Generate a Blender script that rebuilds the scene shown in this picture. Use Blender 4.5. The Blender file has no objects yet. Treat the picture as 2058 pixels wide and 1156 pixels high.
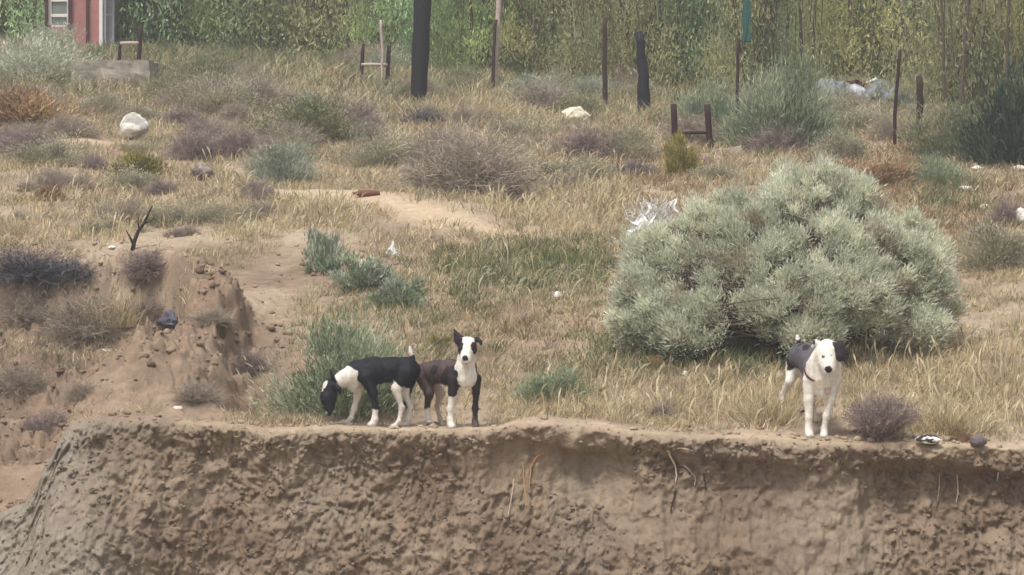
import bpy, math
import numpy as np
from mathutils import Vector, Matrix
R = math.radians
# ------------------------------------------------------------------ camera
F = 6750.0                      # focal length in photo pixels (photo 2058 x 1156)
CAM = np.array([0.0, -25.0, 1.2])
PITCH = -0.0062
sc = bpy.context.scene
cd = bpy.data.cameras.new('camera'); cam = bpy.data.objects.new('camera', cd)
sc.collection.objects.link(cam); sc.camera = cam
cam.location = CAM; cam.rotation_euler = (R(90)+PITCH, 0, 0)
cd.sensor_width = 36; cd.lens = F/2058*36; cd.clip_start = 0.5; cd.clip_end = 1000
# ------------------------------------------------------------------ world and sun
SUN_EL, SUN_AZ = 64, -32        # azimuth from the view direction's reverse (towards camera side), degrees
w = bpy.data.worlds.new('World'); sc.world = w; w.use_nodes = True
nt = w.node_tree; nt.nodes.clear()
sky = nt.nodes.new('ShaderNodeTexSky'); sky.sky_type = 'NISHITA'; sky.sun_disc = False
sky.sun_elevation = R(SUN_EL); sky.air_density = 1.0; sky.dust_density = 4.0; sky.ozone_density = 1.0
bg = nt.nodes.new('ShaderNodeBackground'); bg.inputs[1].default_value = 0.125
wo = nt.nodes.new('ShaderNodeOutputWorld')
hs = nt.nodes.new('ShaderNodeHueSaturation'); hs.inputs['Saturation'].default_value = 0.45   # thin high cloud greys the sky
nt.links.new(sky.outputs[0], hs.inputs['Color']); nt.links.new(hs.outputs[0], bg.inputs[0]); nt.links.new(bg.outputs[0], wo.inputs[0])
sl = bpy.data.lights.new('sun', 'SUN'); sun = bpy.data.objects.new('sun', sl); sc.collection.objects.link(sun)
sl.energy = 2.1; sl.angle = R(10); sl.color = (1.0, 0.965, 0.92)
_sd = Vector((math.sin(R(SUN_AZ))*math.cos(R(SUN_EL)), -math.cos(R(SUN_AZ))*math.cos(R(SUN_EL)), math.sin(R(SUN_EL))))
sun.rotation_euler = _sd.to_track_quat('Z', 'Y').to_euler(); sun.location = (0, 0, 40)
sky.sun_rotation = math.atan2(_sd.x, _sd.y)
sc.view_settings.view_transform = 'Standard'; sc.view_settings.look = 'None'
sc.view_settings.exposure = 0.62; sc.view_settings.gamma = 1.0
sc.cycles.max_bounces = 6; sc.cycles.diffuse_bounces = 3; sc.cycles.transmission_bounces = 3

# ------------------------------------------------------------------ helpers
COL = sc.collection
rng = np.random.default_rng(7)
def srgb(r, g, b):
    v = np.array([r, g, b])/255.0; v = v*.92+v.mean()*.08
    return np.where(v <= .04045, v/12.92, ((v+.055)/1.055)**2.4)
def link(o, parent=None):
    COL.objects.link(o)
    if parent is not None: o.parent = parent
    return o
def tag(o, label=None, cat=None, group=None, kind=None):
    if label: o['label'] = label
    if cat: o['category'] = cat
    if group: o['group'] = group
    if kind: o['kind'] = kind
    return o
def empty(name, loc, rz=0):
    o = bpy.data.objects.new(name, None); o.location = loc; o.rotation_euler = (0, 0, rz)
    o.empty_display_size = .1
    return link(o)
def np_mesh(name, V, Fc, col=None, mat=None, smooth=False):
    """V (n,3); Fc (m,3) or (m,4) int array or list of both; col (n,3) point colours."""
    V = np.ascontiguousarray(V, dtype=np.float32)
    Fl = [f for f in (Fc if isinstance(Fc, list) else [Fc]) if len(f)]
    me = bpy.data.meshes.new(name)
    me.vertices.add(len(V)); me.vertices.foreach_set('co', V.ravel())
    nl = sum(f.size for f in Fl); nf = sum(len(f) for f in Fl)
    me.loops.add(nl); me.polygons.add(nf)
    me.loops.foreach_set('vertex_index', np.concatenate([f.ravel() for f in Fl]).astype(np.int32))
    tot = np.concatenate([np.full(len(f), f.shape[1]) for f in Fl]).astype(np.int32)
    st = np.concatenate([[0], np.cumsum(tot)[:-1]]).astype(np.int32)
    me.polygons.foreach_set('loop_start', st)
    try: me.polygons.foreach_set('loop_total', tot)
    except Exception: pass
    if smooth: me.polygons.foreach_set('use_smooth', np.ones(nf, dtype=bool))
    if col is not None:
        a = me.color_attributes.new('Col', 'FLOAT_COLOR', 'POINT')
        c = np.ones((len(V), 4), dtype=np.float32); c[:, :3] = col
        a.data.foreach_set('color', c.ravel())
    me.update(calc_edges=True)
    if mat is not None: me.materials.append(mat)
    return me
def obj(name, me, parent=None, loc=None):
    o = bpy.data.objects.new(name, me)
    if loc is not None: o.location = loc
    return link(o, parent)
# ---- noise
def _h(ix, iy, iz, seed):
    n = (ix*374761393 + iy*668265263 + iz*2147483647 + seed*974634777) & 0xffffffff
    n = ((n ^ (n >> 13))*1274126177) & 0xffffffff
    n = ((n ^ (n >> 16))*2246822519) & 0xffffffff
    return ((n ^ (n >> 15)) & 0xffffff)/float(0xffffff)
def vnoise(x, y, z=None, seed=0):
    x = np.asarray(x, dtype=np.float64); y = np.asarray(y, dtype=np.float64)
    x, y = np.broadcast_arrays(x, y)
    z = np.zeros_like(x) if z is None else np.broadcast_to(np.asarray(z, dtype=np.float64), x.shape)
    xi = np.floor(x); yi = np.floor(y); zi = np.floor(z)
    fx = x-xi; fy = y-yi; fz = z-zi
    xi = xi.astype(np.int64); yi = yi.astype(np.int64); zi = zi.astype(np.int64)
    fx = fx*fx*(3-2*fx); fy = fy*fy*(3-2*fy); fz = fz*fz*(3-2*fz)
    r = 0
    for dx in (0, 1):
        for dy in (0, 1):
            for dz in (0, 1):
                r = r + _h(xi+dx, yi+dy, zi+dz, seed)*np.where(dx, fx, 1-fx)*np.where(dy, fy, 1-fy)*np.where(dz, fz, 1-fz)
    return r*2-1
def fbm(x, y, z=None, seed=0, oct=3, gain=.5):
    s = 0; a = 1; t = 0; k = 1.0
    for i in range(oct):
        s = s + a*vnoise(np.asarray(x)*k, np.asarray(y)*k, None if z is None else np.asarray(z)*k, seed+i*17); t += a; a *= gain; k *= 2.03
    return s/t
def sstep(a, b, x):
    t = np.clip((x-a)/(b-a), 0, 1); return t*t*(3-2*t)
def worley(x, y, seed=0):
    x = np.asarray(x, float); y = np.asarray(y, float); xi = np.floor(x).astype(np.int64); yi = np.floor(y).astype(np.int64)
    f1 = np.full(x.shape, 9.); f2 = np.full(x.shape, 9.); cid = np.zeros(x.shape)
    for i in (-1, 0, 1):
        for j in (-1, 0, 1):
            a = xi+i; b = yi+j; d = np.hypot(a+_h(a, b, 0, seed)-x, b+_h(a, b, 1, seed)-y); h_ = _h(a, b, 2, seed)
            n1 = d < f1; f2 = np.where(n1, f1, np.minimum(f2, d)); cid = np.where(n1, h_, cid); f1 = np.where(n1, d, f1)
    return f1, f2, cid
# ---- photo coordinates <-> world
CP, SP = math.cos(PITCH), math.sin(PITCH)
def P(px, row, Y):
    """world point seen at photo pixel (px,row) at world depth Y"""
    dx = (px-1029)/F; dz = (578-row)/F
    d = np.array([dx, CP-dz*SP, SP+dz*CP]); t = (Y-CAM[1])/d[1]
    return CAM+d*t
def proj(X, Y, Z):
    y = Y-CAM[1]; z = Z-CAM[2]
    d = y*CP+z*SP; u = -y*SP+z*CP
    return 1029+X/d*F, 578-u/d*F
def mpp(Y): return (Y-CAM[1])/F      # metres per photo pixel

# ------------------------------------------------------------------ terrain
BY = np.array([-1, 0, 1, 3, 5.5, 8, 17, 27, 35, 45, 70, 120, 200.])
BZ = np.array([-.1, 0, .15, .60, 1.10, 1.52, 2.67, 3.85, 4.75, 5.3, 6.3, 11, 22.])
LPX = np.array([-800, -200, 0, 45, 78, 98, 116, 140, 200, 300, 400, 520, 600, 760, 900, 1000, 1040, 1100, 1200, 1400, 1550, 1650, 1800, 1900, 2058, 2300, 2900.])
LRW = np.array([1120, 1060, 1030, 1010, 980, 940, 892, 858, 836, 842, 850, 858, 857, 860, 863, 858, 846, 850, 857, 872, 882, 886, 893, 897, 902, 905, 910.])
def lipz(X): return (860-np.interp(X/25*F+1029, LPX, LRW))/F*25+.022*fbm(np.asarray(X)*4.5, .7, seed=7, oct=3)
def lipY(X):
    X = np.asarray(X, float)
    dm = np.maximum(np.exp(-((X+.85)/.75)**4), np.exp(-((X-2.2)/.35)**4))
    return -.06*dm+(1-dm)*(.16*fbm(X*.9, 3.3, seed=5, oct=2)+.07*fbm(X*3.5, 1.3, seed=6, oct=3)+.02*vnoise(X*14, .5, seed=9) + .10*sstep(-3.0, -3.5, X))
GY = np.array([-1, 0, .4, 1.0, 2, 3.5, 4.5, 5.3, 6.1, 6.65, 6.95, 7.6, 9])
GZ = np.array([0, 0, .0, -.60, -.72, -.55, -.32, -.02, .36, .60, 1.26, 1.45, 1.6])   # gully profile (relative for Y<.4)
GXY = np.array([-1, 0, .5, 1, 2, 3, 5, 6.3, 7.2, 8.5])
GX = np.array([-3.45, -3.42, -3.36, -3.2, -2.74, -2.74, -2.85, -2.9, -3.6, -5.5])
def sm_interp(x, xs, ys):
    e = .25
    return (np.interp(x-e, xs, ys)+2*np.interp(x, xs, ys)+np.interp(x+e, xs, ys))/4
def hfun(X, Y, detail=True):
    X = np.asarray(X, float); Y = np.asarray(Y, float); X, Y = np.broadcast_arrays(X, Y)
    lz = lipz(X)
    b = sm_interp(Y, BY, BZ)-sm_interp(0., BY, BZ)
    lzn = np.maximum(lz, -.22)                                 # plateau ignores the spur's plunge
    n = b + lzn*np.exp(-np.maximum(Y, 0)/2.2)
    shelf = np.exp(-((X+.85)/.9)**4)*np.exp(-(np.maximum(Y, 0)/.9)**4)
    n = n - shelf*np.clip(Y, 0, 1)*.15
    # far ground falls to the right, rises to the left
    n = n + sstep(10, 30, Y)*(-X*.045)
    # berm with a bright crest
    yc = 8.6-.35*X*.0
    n = n + .16*np.exp(-((Y-10.2+.55*(X+1.5))/.8)**2)*sstep(-4.2, -3, X)*sstep(.6, -.6, X)
    k = sstep(.15, 1.2, Y)
    n = n + k*(.10*fbm(X*.55, Y*.35, seed=11, oct=3)*np.minimum(1, .3+Y/8) + .035*fbm(X*2.2, Y*2.0, seed=12, oct=2))
    # dirt mass rising behind the left end of the ledge
    n = n + (.44+.14*fbm(X*2.2, Y*2.2, seed=38, oct=2))*sstep(-2.08, -2.36, X+.16*fbm(X*3, Y*3, seed=39, oct=2))*sstep(.02+.12*vnoise(X*3, 0., seed=40), 1.5, Y)*sstep(5.0, 2.6, Y)
    n = n - .17*np.exp(-(((X+2.0)/.33)**2+((Y-1.25)/.55)**2)**1.5)
    # gully on the left
    wv = .12*fbm(X*2, Y*2, seed=21, oct=3)
    G = sstep(.10, -.14, X-np.interp(Y, GXY, GX)+wv)*sstep(8.8, 7.4, Y)
    gp = sm_interp(Y, GY, GZ)
    gz = np.where(Y < .4, lz, gp*1.0) if np.ndim(Y) else gp
    t = sstep(.25, .8, Y)
    gz = lz*(1-t)+gp*t + .10*fbm(X*1.3, Y*1.3, seed=23, oct=3)*t
    gz = np.minimum(gz, np.maximum(n, lz)+.02)
    z = n*(1-G)+gz*G
    # undercut dirt slope between the gully and the dogs
    D = np.exp(-(((X+2.75)/.75)**2+((Y-2.4)/1.5)**2)*1.0)
    z = z + D*(.16*fbm(X*2.4, Y*2.6, seed=31, oct=4, gain=.6)-.05)
    z = z - .14*np.exp(-(((X+2.35)/.45)**2+((Y-1.6)/.5)**2)) + .06*np.exp(-(((X+2.5)/.6)**2+((Y-2.9)/.4)**2))
    # crumbling ledges on the bare slopes
    er = np.clip(np.maximum(G*sstep(.6, 1.2, Y)*sstep(7.6, 7.0, Y), D*1.6), 0, 1)
    q = z*5.5+1.6*fbm(X*1.5, Y*1.2, seed=33, oct=3); fq = q-np.floor(q); st = (np.floor(q)+sstep(.25, .70, fq))-q
    z = z + er*st/5.5*.6
    z = z + er*(.07*np.abs(fbm(X*3.3, Y*3.3, seed=35, oct=3, gain=.6)) - .02)
    if detail:
        jx = X+.07*fbm(X*5, Y*5, seed=45, oct=3); jy = Y+.07*fbm(X*5, Y*5, seed=46, oct=3)
        e1, e2, ei = worley(jx*6, jy*5, 15); g1, g2, gi = worley(jx*17, jy*15, 16)
        z = z + er*(.085*ei*sstep(0, .4, e2-e1)+.034*gi*sstep(0, .35, g2-g1))
        z = z + er*.03*np.maximum(0, fbm(X*11, Y*11, seed=36, oct=3, gain=.65))
        z = z + .012*fbm(X*9, Y*9, seed=13, oct=3)*np.minimum(1, .4+k) + .02*G*t*fbm(X*6, Y*6, seed=14, oct=3)
    return z
_YS = np.concatenate([np.arange(-.1, 12, .02), np.arange(12, 90, .05)])
def hit(px, row):
    p = P(px, row, 0.); q = P(px, row, 10.); d = (q-p)/10
    XX = p[0]+d[0]*_YS; ZZ = p[2]+d[2]*_YS
    h = hfun(XX, _YS, False)
    m = np.nonzero(ZZ < h)[0]
    i = m[0] if len(m) else len(_YS)-1
    return np.array([XX[i], _YS[i], float(h[i])])
def ground(x, y): return float(hfun(np.array([x]), np.array([y]))[0])

# ------------------------------------------------------------------ materials
def nodes(m):
    m.use_nodes = True; nt = m.node_tree
    return nt, nt.nodes['Principled BSDF']
def N(nt, t, **kw):
    n = nt.nodes.new(t)
    for k, v in kw.items():
        if k in n.inputs: n.inputs[k].default_value = v
        else: setattr(n, k, v)
    return n
def mat_simple(name, c, rough=.8, var=.25, scale=20, metal=0, bump=.0, spec=.3):
    m = bpy.data.materials.new(name); nt, b = nodes(m)
    tc = N(nt, 'ShaderNodeTexCoord'); nz = N(nt, 'ShaderNodeTexNoise', Scale=scale, Detail=6.0, Roughness=.65)
    nt.links.new(tc.outputs['Object'], nz.inputs['Vector'])
    mr = N(nt, 'ShaderNodeMapRange'); mr.inputs[1].default_value = .3; mr.inputs[2].default_value = .7
    mr.inputs[3].default_value = 1-var; mr.inputs[4].default_value = 1+var
    nt.links.new(nz.outputs[0], mr.inputs[0])
    mx = N(nt, 'ShaderNodeVectorMath', operation='SCALE'); mx.inputs[0].default_value = tuple(c)
    nt.links.new(mr.outputs[0], mx.inputs['Scale']); nt.links.new(mx.outputs[0], b.inputs['Base Color'])
    b.inputs['Roughness'].default_value = rough; b.inputs['Metallic'].default_value = metal; b.inputs['Specular IOR Level'].default_value = spec
    if bump:
        bp = N(nt, 'ShaderNodeBump', Strength=bump, Distance=.02); nt.links.new(nz.outputs[0], bp.inputs['Height']); nt.links.new(bp.outputs[0], b.inputs['Normal'])
    return m
def mat_attr(name, rough=.85, trans=0., spec=.15, nscale=0, nvar=.2, bump=0, bscale=60):
    """colour from the vertex attribute Col (each blade, leaf or stone has its own colour)"""
    m = bpy.data.materials.new(name); nt, b = nodes(m)
    at = N(nt, 'ShaderNodeAttribute', attribute_name='Col'); src = at.outputs['Color']
    if nscale:
        tc = N(nt, 'ShaderNodeTexCoord'); nz = N(nt, 'ShaderNodeTexNoise', Scale=nscale, Detail=7.0, Roughness=.7)
        nt.links.new(tc.outputs['Object'], nz.inputs['Vector'])
        mr = N(nt, 'ShaderNodeMapRange'); mr.inputs[1].default_value = .3; mr.inputs[2].default_value = .7
        mr.inputs[3].default_value = 1-nvar; mr.inputs[4].default_value = 1+nvar
        nt.links.new(nz.outputs[0], mr.inputs[0])
        mx = N(nt, 'ShaderNodeVectorMath', operation='SCALE'); nt.links.new(src, mx.inputs[0]); nt.links.new(mr.outputs[0], mx.inputs['Scale']); src = mx.outputs[0]
    nt.links.new(src, b.inputs['Base Color'])
    b.inputs['Roughness'].default_value = rough; b.inputs['Specular IOR Level'].default_value = spec
    if bump:
        tc = N(nt, 'ShaderNodeTexCoord'); nb = N(nt, 'ShaderNodeTexNoise', Scale=bscale, Detail=8.0, Roughness=.7)
        nt.links.new(tc.outputs['Object'], nb.inputs['Vector'])
        bp = N(nt, 'ShaderNodeBump', Strength=bump, Distance=.02); nt.links.new(nb.outputs[0], bp.inputs['Height']); nt.links.new(bp.outputs[0], b.inputs['Normal'])
    if trans:
        tr = N(nt, 'ShaderNodeBsdfTranslucent'); nt.links.new(src, tr.inputs[0])
        mixs = N(nt, 'ShaderNodeMixShader', Fac=trans); out = nt.nodes['Material Output']
        nt.links.new(b.outputs[0], mixs.inputs[1]); nt.links.new(tr.outputs[0], mixs.inputs[2]); nt.links.new(mixs.outputs[0], out.inputs[0])
    return m
M_ground = mat_attr('dry_soil', rough=.95, spec=.1, nscale=14, nvar=.22, bump=.7, bscale=55)
M_leaf = mat_attr('foliage', rough=.8, trans=.22)
M_tree = mat_attr('tree_leaves', rough=.8, trans=.45)
M_grass = mat_attr('grass_blades', rough=.8, trans=.18)
M_coat = mat_attr('dog_coat', rough=.6, spec=.25, nscale=38, nvar=.12, bump=.35, bscale=140)
M_stone = mat_attr('stone', rough=.9, nscale=12, nvar=.18, bump=.6, bscale=30)
M_bark = mat_simple('bark', srgb(88, 74, 64), .9, .3, 30, bump=.5)
M_rust = mat_simple('rusty_pipe', srgb(50, 20, 24), .75, .35, 25, bump=.2)
M_pole = mat_simple('tarred_wood', srgb(20, 17, 28), .7, .25, 18, bump=.3)
M_postwood = mat_simple('weathered_wood', srgb(56, 40, 34), .9, .3, 22, bump=.3)
M_pale = mat_simple('pale_wood', srgb(176, 158, 146), .85, .2, 22, bump=.2)
M_white = mat_simple('white_paint', srgb(225, 222, 215), .6, .06, 12)
M_conc = mat_simple('old_concrete', srgb(150, 142, 130), .95, .22, 9, bump=.5)

# ------------------------------------------------------------------ soil colour by place
C_tan = srgb(165, 146, 123); C_pale = srgb(194, 172, 142); C_brown = srgb(134, 113, 94); C_face = srgb(142, 125, 105); C_dark = srgb(112, 94, 80); C_grey = srgb(140, 132, 119)
def polyd(X, Y, pts):
    d = np.full(np.shape(X), 1e9)
    for (x0, y0), (x1, y1) in zip(pts[:-1], pts[1:]):
        vx, vy = x1-x0, y1-y0; t = np.clip(((X-x0)*vx+(Y-y0)*vy)/(vx*vx+vy*vy), 0, 1)
        d = np.minimum(d, np.hypot(X-x0-vx*t, (Y-y0-vy*t)))
    return d
def wpts(l): return [tuple(hit(*p)[:2]) for p in l]
PATH = wpts([(560, 384), (640, 384), (760, 402), (880, 436), (1000, 468), (1080, 478)])
TRACK = wpts([(640, 480), (560, 540), (520, 590), (470, 660), (440, 760)])
CREST2 = wpts([(60, 268), (130, 280), (190, 285)])
BARE = None
def bare(X, Y):
    """0..1 how bare the soil is"""
    b = np.exp(-(polyd(X, Y, PATH)/(.24-.05*np.clip(X, -2, 1)))**2)
    b = np.maximum(b, np.exp(-(polyd(X, Y, TRACK)/.5)**2))
    b = np.maximum(b, np.exp(-(polyd(X, Y, CREST2)/.5)**2))
    px_, rw_ = proj(X, Y, sm_interp(Y, BY, BZ))
    for (cx, cy, rx, ry, wt) in [(520, 560, 190, 60, .8), (300, 500, 260, 26, .7), (840, 450, 190, 28, .7), (500, 650, 110, 70, .9), (640, 410, 130, 26, .6), (90, 430, 150, 24, .5), (700, 520, 120, 26, .5), (1080, 690, 130, 26, .5), (150, 360, 160, 20, .5), (1960, 640, 110, 40, .6)]:
        b = np.maximum(b, wt*np.exp(-(((px_-cx)/rx)**2+((rw_-cy)/ry)**2)**1.5))
    lip = np.exp(-(np.maximum(Y-lipY(X), 0)/np.where(X > 0.1, .28, .14))**2)
    b = np.maximum(b, lip)
    gu = sstep(.35, -.1, X-np.interp(Y, GXY, GX))*sstep(6.4, 5.2, Y)
    b = np.maximum(b, .85*gu)
    b = np.maximum(b, np.exp(-(((X+2.6)/.95)**2+((Y-1.7)/2.2)**2)**2))
    return b
def soilcol(X, Y):
    n1 = fbm(X*1.1, Y*.9, seed=41, oct=3)[..., None]; n2 = fbm(X*7, Y*7, seed=42, oct=3)[..., None]
    c = C_tan*(1+.18*n2)+(C_brown-C_tan)*np.clip(.4+n1, 0, 1)
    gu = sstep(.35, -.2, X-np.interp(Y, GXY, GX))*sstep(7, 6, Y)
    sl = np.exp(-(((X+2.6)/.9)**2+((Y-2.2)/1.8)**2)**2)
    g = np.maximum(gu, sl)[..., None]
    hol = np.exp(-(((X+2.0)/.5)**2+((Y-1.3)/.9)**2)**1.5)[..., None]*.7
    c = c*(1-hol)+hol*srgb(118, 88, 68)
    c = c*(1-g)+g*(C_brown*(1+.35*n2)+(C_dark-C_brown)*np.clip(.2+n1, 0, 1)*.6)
    pth = .8*np.exp(-(polyd(X, Y, PATH)/(.30-.07*np.clip(X, -2, 1)))**2); pth = np.maximum(pth, np.exp(-(polyd(X, Y, CREST2)/.4)**2)*.9)[..., None]
    c = c*(1-pth)+C_pale*pth
    fm_ = (sstep(-2.0, -2.45, X+.15*fbm(X*3, Y*3, seed=44, oct=2))*sstep(2.6, 1.4, Y)*.85)[..., None]; c = c*(1-fm_)+fm_*((C_brown*.75+C_face*.3)*(1+.25*n2))
    lip = (np.exp(-(np.maximum(Y-lipY(X), 0)/.22)**2)*sstep(-2.9, -2.1, X))[..., None]*.55
    return np.clip(c*(1-lip)+lip*(C_pale*.6+C_tan*.4)*(1+.15*n2), .01, 1)

# ground sheet: fan of columns, dense where seen
u = np.concatenate([-np.geomspace(.17, 1.2, 34)[::-1], np.linspace(-.168, .168, 840), np.geomspace(.17, 1.2, 34)])
v = np.concatenate([np.arange(0, 1.2, .014), np.arange(1.2, 8, .026), np.arange(8, 20, .06), np.arange(20, 46, .18), np.geomspace(46, 200, 26)])
U, Vv = np.meshgrid(u, v)
Xg = U*(25+Vv); 
lip0 = lipY(Xg)
Yg = Vv + lip0*np.exp(-Vv/.6)
Zg = hfun(Xg, Yg)
nr, nc = Xg.shape
def grid_faces(nr, nc, off=0):
    i = (np.arange(nr-1)[:, None]*nc+np.arange(nc-1)[None, :]).ravel()+off
    return np.stack([i, i+1, i+1+nc, i+nc], 1)
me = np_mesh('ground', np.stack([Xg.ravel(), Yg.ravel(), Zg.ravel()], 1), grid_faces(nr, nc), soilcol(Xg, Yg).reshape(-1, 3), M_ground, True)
tag(obj('ground', me), kind='structure')
# bank face: hangs from the same lip line
t = np.concatenate([np.arange(0, .5, .010), np.arange(.5, 1.5, .0125), np.geomspace(1.5, 3.0, 24)])
U2, T = np.meshgrid(u, t)
X0 = U2*25; 
zl = hfun(X0+0*T, lipY(X0)); yl = lipY(X0)
left = sstep(-2.4, -3.5, X0)
under = .10*sstep(-.2, .6, X0)+.03
under = under*(.6+.5*vnoise(X0*1.7, 9., seed=52))
bat = .30+.55*left+.12*vnoise(X0*.6, 2., seed=53)
ramp = sstep(0, .045, T)
Yf = yl - bat*T*sstep(.1, .9, T) - .03*np.sqrt(np.clip(T/.05, 0, 1))*(1+.8*vnoise(X0*5, 3.)) + under*1.3*sstep(.13+.05*vnoise(X0*2.2, 8.), .24, T)*sstep(1.1, .35, T)
Zf = zl - T
rnd = sstep(-1.9, -3.0, X0)
Yf = Yf - .40*rnd*np.sqrt(np.clip(T/.5, 0, 1))
A = .06+.03*vnoise(X0*.8, T*1.3, seed=60)
bil = np.abs(fbm(X0*4.2, T*4.2, seed=61, oct=4, gain=.62))
rdg = 1-np.abs(fbm(X0*7, T*5, seed=62, oct=4, gain=.6))*2.2
col_ = fbm(X0*9, T*1.6, seed=63, oct=3)              # vertical rills
clod = np.maximum(0, fbm(X0*11, T*13, seed=64, oct=3, gain=.65))
lumpy = sstep(-.05, .25, fbm(X0*.9, T*1.5, seed=65, oct=2)+.25*sstep(.45, .9, T)+.35*sstep(.28, .05, T)+.2*left)
chunk = np.maximum(0, fbm(X0*19, T*15, seed=68, oct=3, gain=.7)); crk = sstep(.06, .0, np.abs(fbm(X0*5, T*2.2, seed=69, oct=3)))
disp = .9*A*bil*1.8 - .03*np.clip(1-rdg, 0, 1)*lumpy + .022*col_*(1-.5*left) + lumpy*.07*clod + (.25+lumpy)*.032*chunk - .018*crk*lumpy + .05*sstep(.16, .08, T)*np.maximum(0, fbm(X0*6, T*8, seed=70, oct=3, gain=.65))
wx = X0+.09*fbm(X0*5, T*5, seed=75, oct=4, gain=.7); wy = T+.09*fbm(X0*5, T*5, seed=76, oct=4, gain=.7)
a1, a2, ai = worley(wx*11, wy*6, 5); b1, b2, bi = worley(wx*30, wy*18, 6); c1_, c2_, ci = worley(wx*62, wy*40, 7)
big = sstep(-.1, .45, fbm(X0*1.7, T*1.7, seed=77, oct=3))
disp = .95*disp + big*.045*ai*sstep(0, .5, a2-a1) + (.35+.5*lumpy)*(.020*bi*sstep(0, .35, b2-b1)+.008*ci*sstep(0, .4, c2_-c1_))
disp = disp + .018*fbm(X0*26, T*5, seed=78, oct=3, gain=.7)*sstep(.05, .3, T)
Yf = Yf - disp*ramp
Zf = Zf + ramp*.03*fbm(X0*6+5, T*6, seed=66, oct=3)
Xf = X0 + ramp*.03*fbm(X0*6, T*6+4, seed=67, oct=3)
n1 = fbm(X0*1.6, T*2.2, seed=71, oct=3)[..., None]; n2 = fbm(X0*14, T*12, seed=72, oct=3)[..., None]
cf = C_face*(1+.16*n2)+(C_brown*.78-C_face)*np.clip(.45+1.1*n1, 0, 1)
cf = cf+(C_grey-cf)*(np.clip(left*.8+.25*vnoise(X0*2, T*2, seed=74), 0, .8))[..., None]
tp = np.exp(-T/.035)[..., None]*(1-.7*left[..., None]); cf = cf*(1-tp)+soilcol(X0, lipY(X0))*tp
me = np_mesh('earth_bank', np.stack([Xf.ravel(), Yf.ravel(), Zf.ravel()], 1), grid_faces(*X0.shape)[:, ::-1], np.clip(cf, .01, 1).reshape(-1, 3), M_ground, True)
tag(obj('earth_bank', me), kind='structure')
# river bed and the near shore under the camera
xs = np.concatenate([np.linspace(-60, -8, 12), np.linspace(-7, 7, 60), np.linspace(8, 60, 12)]); ys = np.concatenate([np.linspace(-60, -8, 30), np.linspace(-7, -.3, 60)])
Xb, Yb = np.meshgrid(xs, ys)
Zb = -2.55+.08*fbm(Xb*.8, Yb*.8, seed=81, oct=3)+2.2*sstep(-17, -24, Yb)+.35*sstep(-2.5, -.6, Yb)
me = np_mesh('riverbed', np.stack([Xb.ravel(), Yb.ravel(), Zb.ravel()], 1), grid_faces(*Xb.shape), np.broadcast_to(C_tan, (Xb.size, 3))*(1+.2*fbm(Xb*5, Yb*5, seed=82).reshape(-1, 1)), M_ground, True)
tag(obj('riverbed', me), kind='structure')


# loose clods
def clods(name, P_, S_, C_, label, seed=1, flat=.7):
    V0, F0 = ICO2; r = np.random.default_rng(seed); n = len(P_)
    k = len(V0); dirs = V0[None]*(1+.35*r.normal(size=(n, k, 1)).clip(-1.2, 1.2)*.6)
    sc_ = S_[:, None, None]*r.uniform(.6, 1.3, (n, 1, 3))*np.array([1, 1, flat])
    a = r.uniform(0, 6.28, n); ca, sa = np.cos(a)[:, None], np.sin(a)[:, None]
    v = dirs*sc_; v = np.stack([v[..., 0]*ca-v[..., 1]*sa, v[..., 0]*sa+v[..., 1]*ca, v[..., 2]], -1)+P_[:, None]
    Fc = (np.arange(n)[:, None, None]*k+F0[None]).reshape(-1, 3)
    c = np.repeat(C_*r.uniform(.75, 1.25, (n, 1)), k, 0)
    tag(obj(name, np_mesh(name, v.reshape(-1, 3), Fc, c, M_ground)), label, 'soil', None, 'stuff')
import bmesh
def ico(sub=3):
    bm = bmesh.new(); bmesh.ops.create_icosphere(bm, subdivisions=sub, radius=1.0)
    V = np.array([v.co[:] for v in bm.verts]); Fc = np.array([[v.index for v in f.verts] for f in bm.faces]); bm.free(); return V, Fc
ICO3 = ico(4); ICO2 = ico(2); ICO1 = ico(2)
r = np.random.default_rng(55)
i = r.integers(2, 120, 26000); j = r.integers(36, 872, 26000)
pk = lumpy[i, j]*.8+np.exp(-((T[i, j]-.1)/.08)**2)*.5+.05 > r.random(len(i))*4.0
i, j = i[pk], j[pk]
sz = .005+.014*r.random(len(i))**3
clods('bank_clods', np.stack([Xf[i, j]+r.normal(size=len(i))*.01, Yf[i, j]-sz*.2, Zf[i, j]+r.normal(size=len(i))*.01], 1), sz, cf[i, j]*.98, 'crumbling clods of earth on the bank face', 3, .8)
n_ = 60000; xx = r.uniform(-5.5, 5, n_); yy = r.uniform(0, 8, n_)
er_ = np.clip(np.maximum(sstep(.2, -.1, xx-np.interp(yy, GXY, GX))*sstep(7.6, 7, yy), np.exp(-(((xx+2.7)/.9)**2+((yy-2.3)/1.7)**2)**2)), 0, 1)
er_ = er_*.35; er_ = np.maximum(er_, .5*np.exp(-((yy-lipY(xx)-.08)/.12)**2)); er_ = np.maximum(er_, .05)*(.4+.9*(fbm(xx*1.6, yy*1.6, seed=37, oct=2) > 0))
pk = (er_ > r.random(n_)*1.1) & (yy > lipY(xx)); xx, yy = xx[pk], yy[pk]; sz = .006+.030*r.random(len(xx))**4
clods('ground_clods', np.stack([xx, yy, hfun(xx, yy)+sz*.2], 1), sz, soilcol(xx, yy), 'loose clods and stones on the bare slopes and along the rim', 4, .7)
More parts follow.
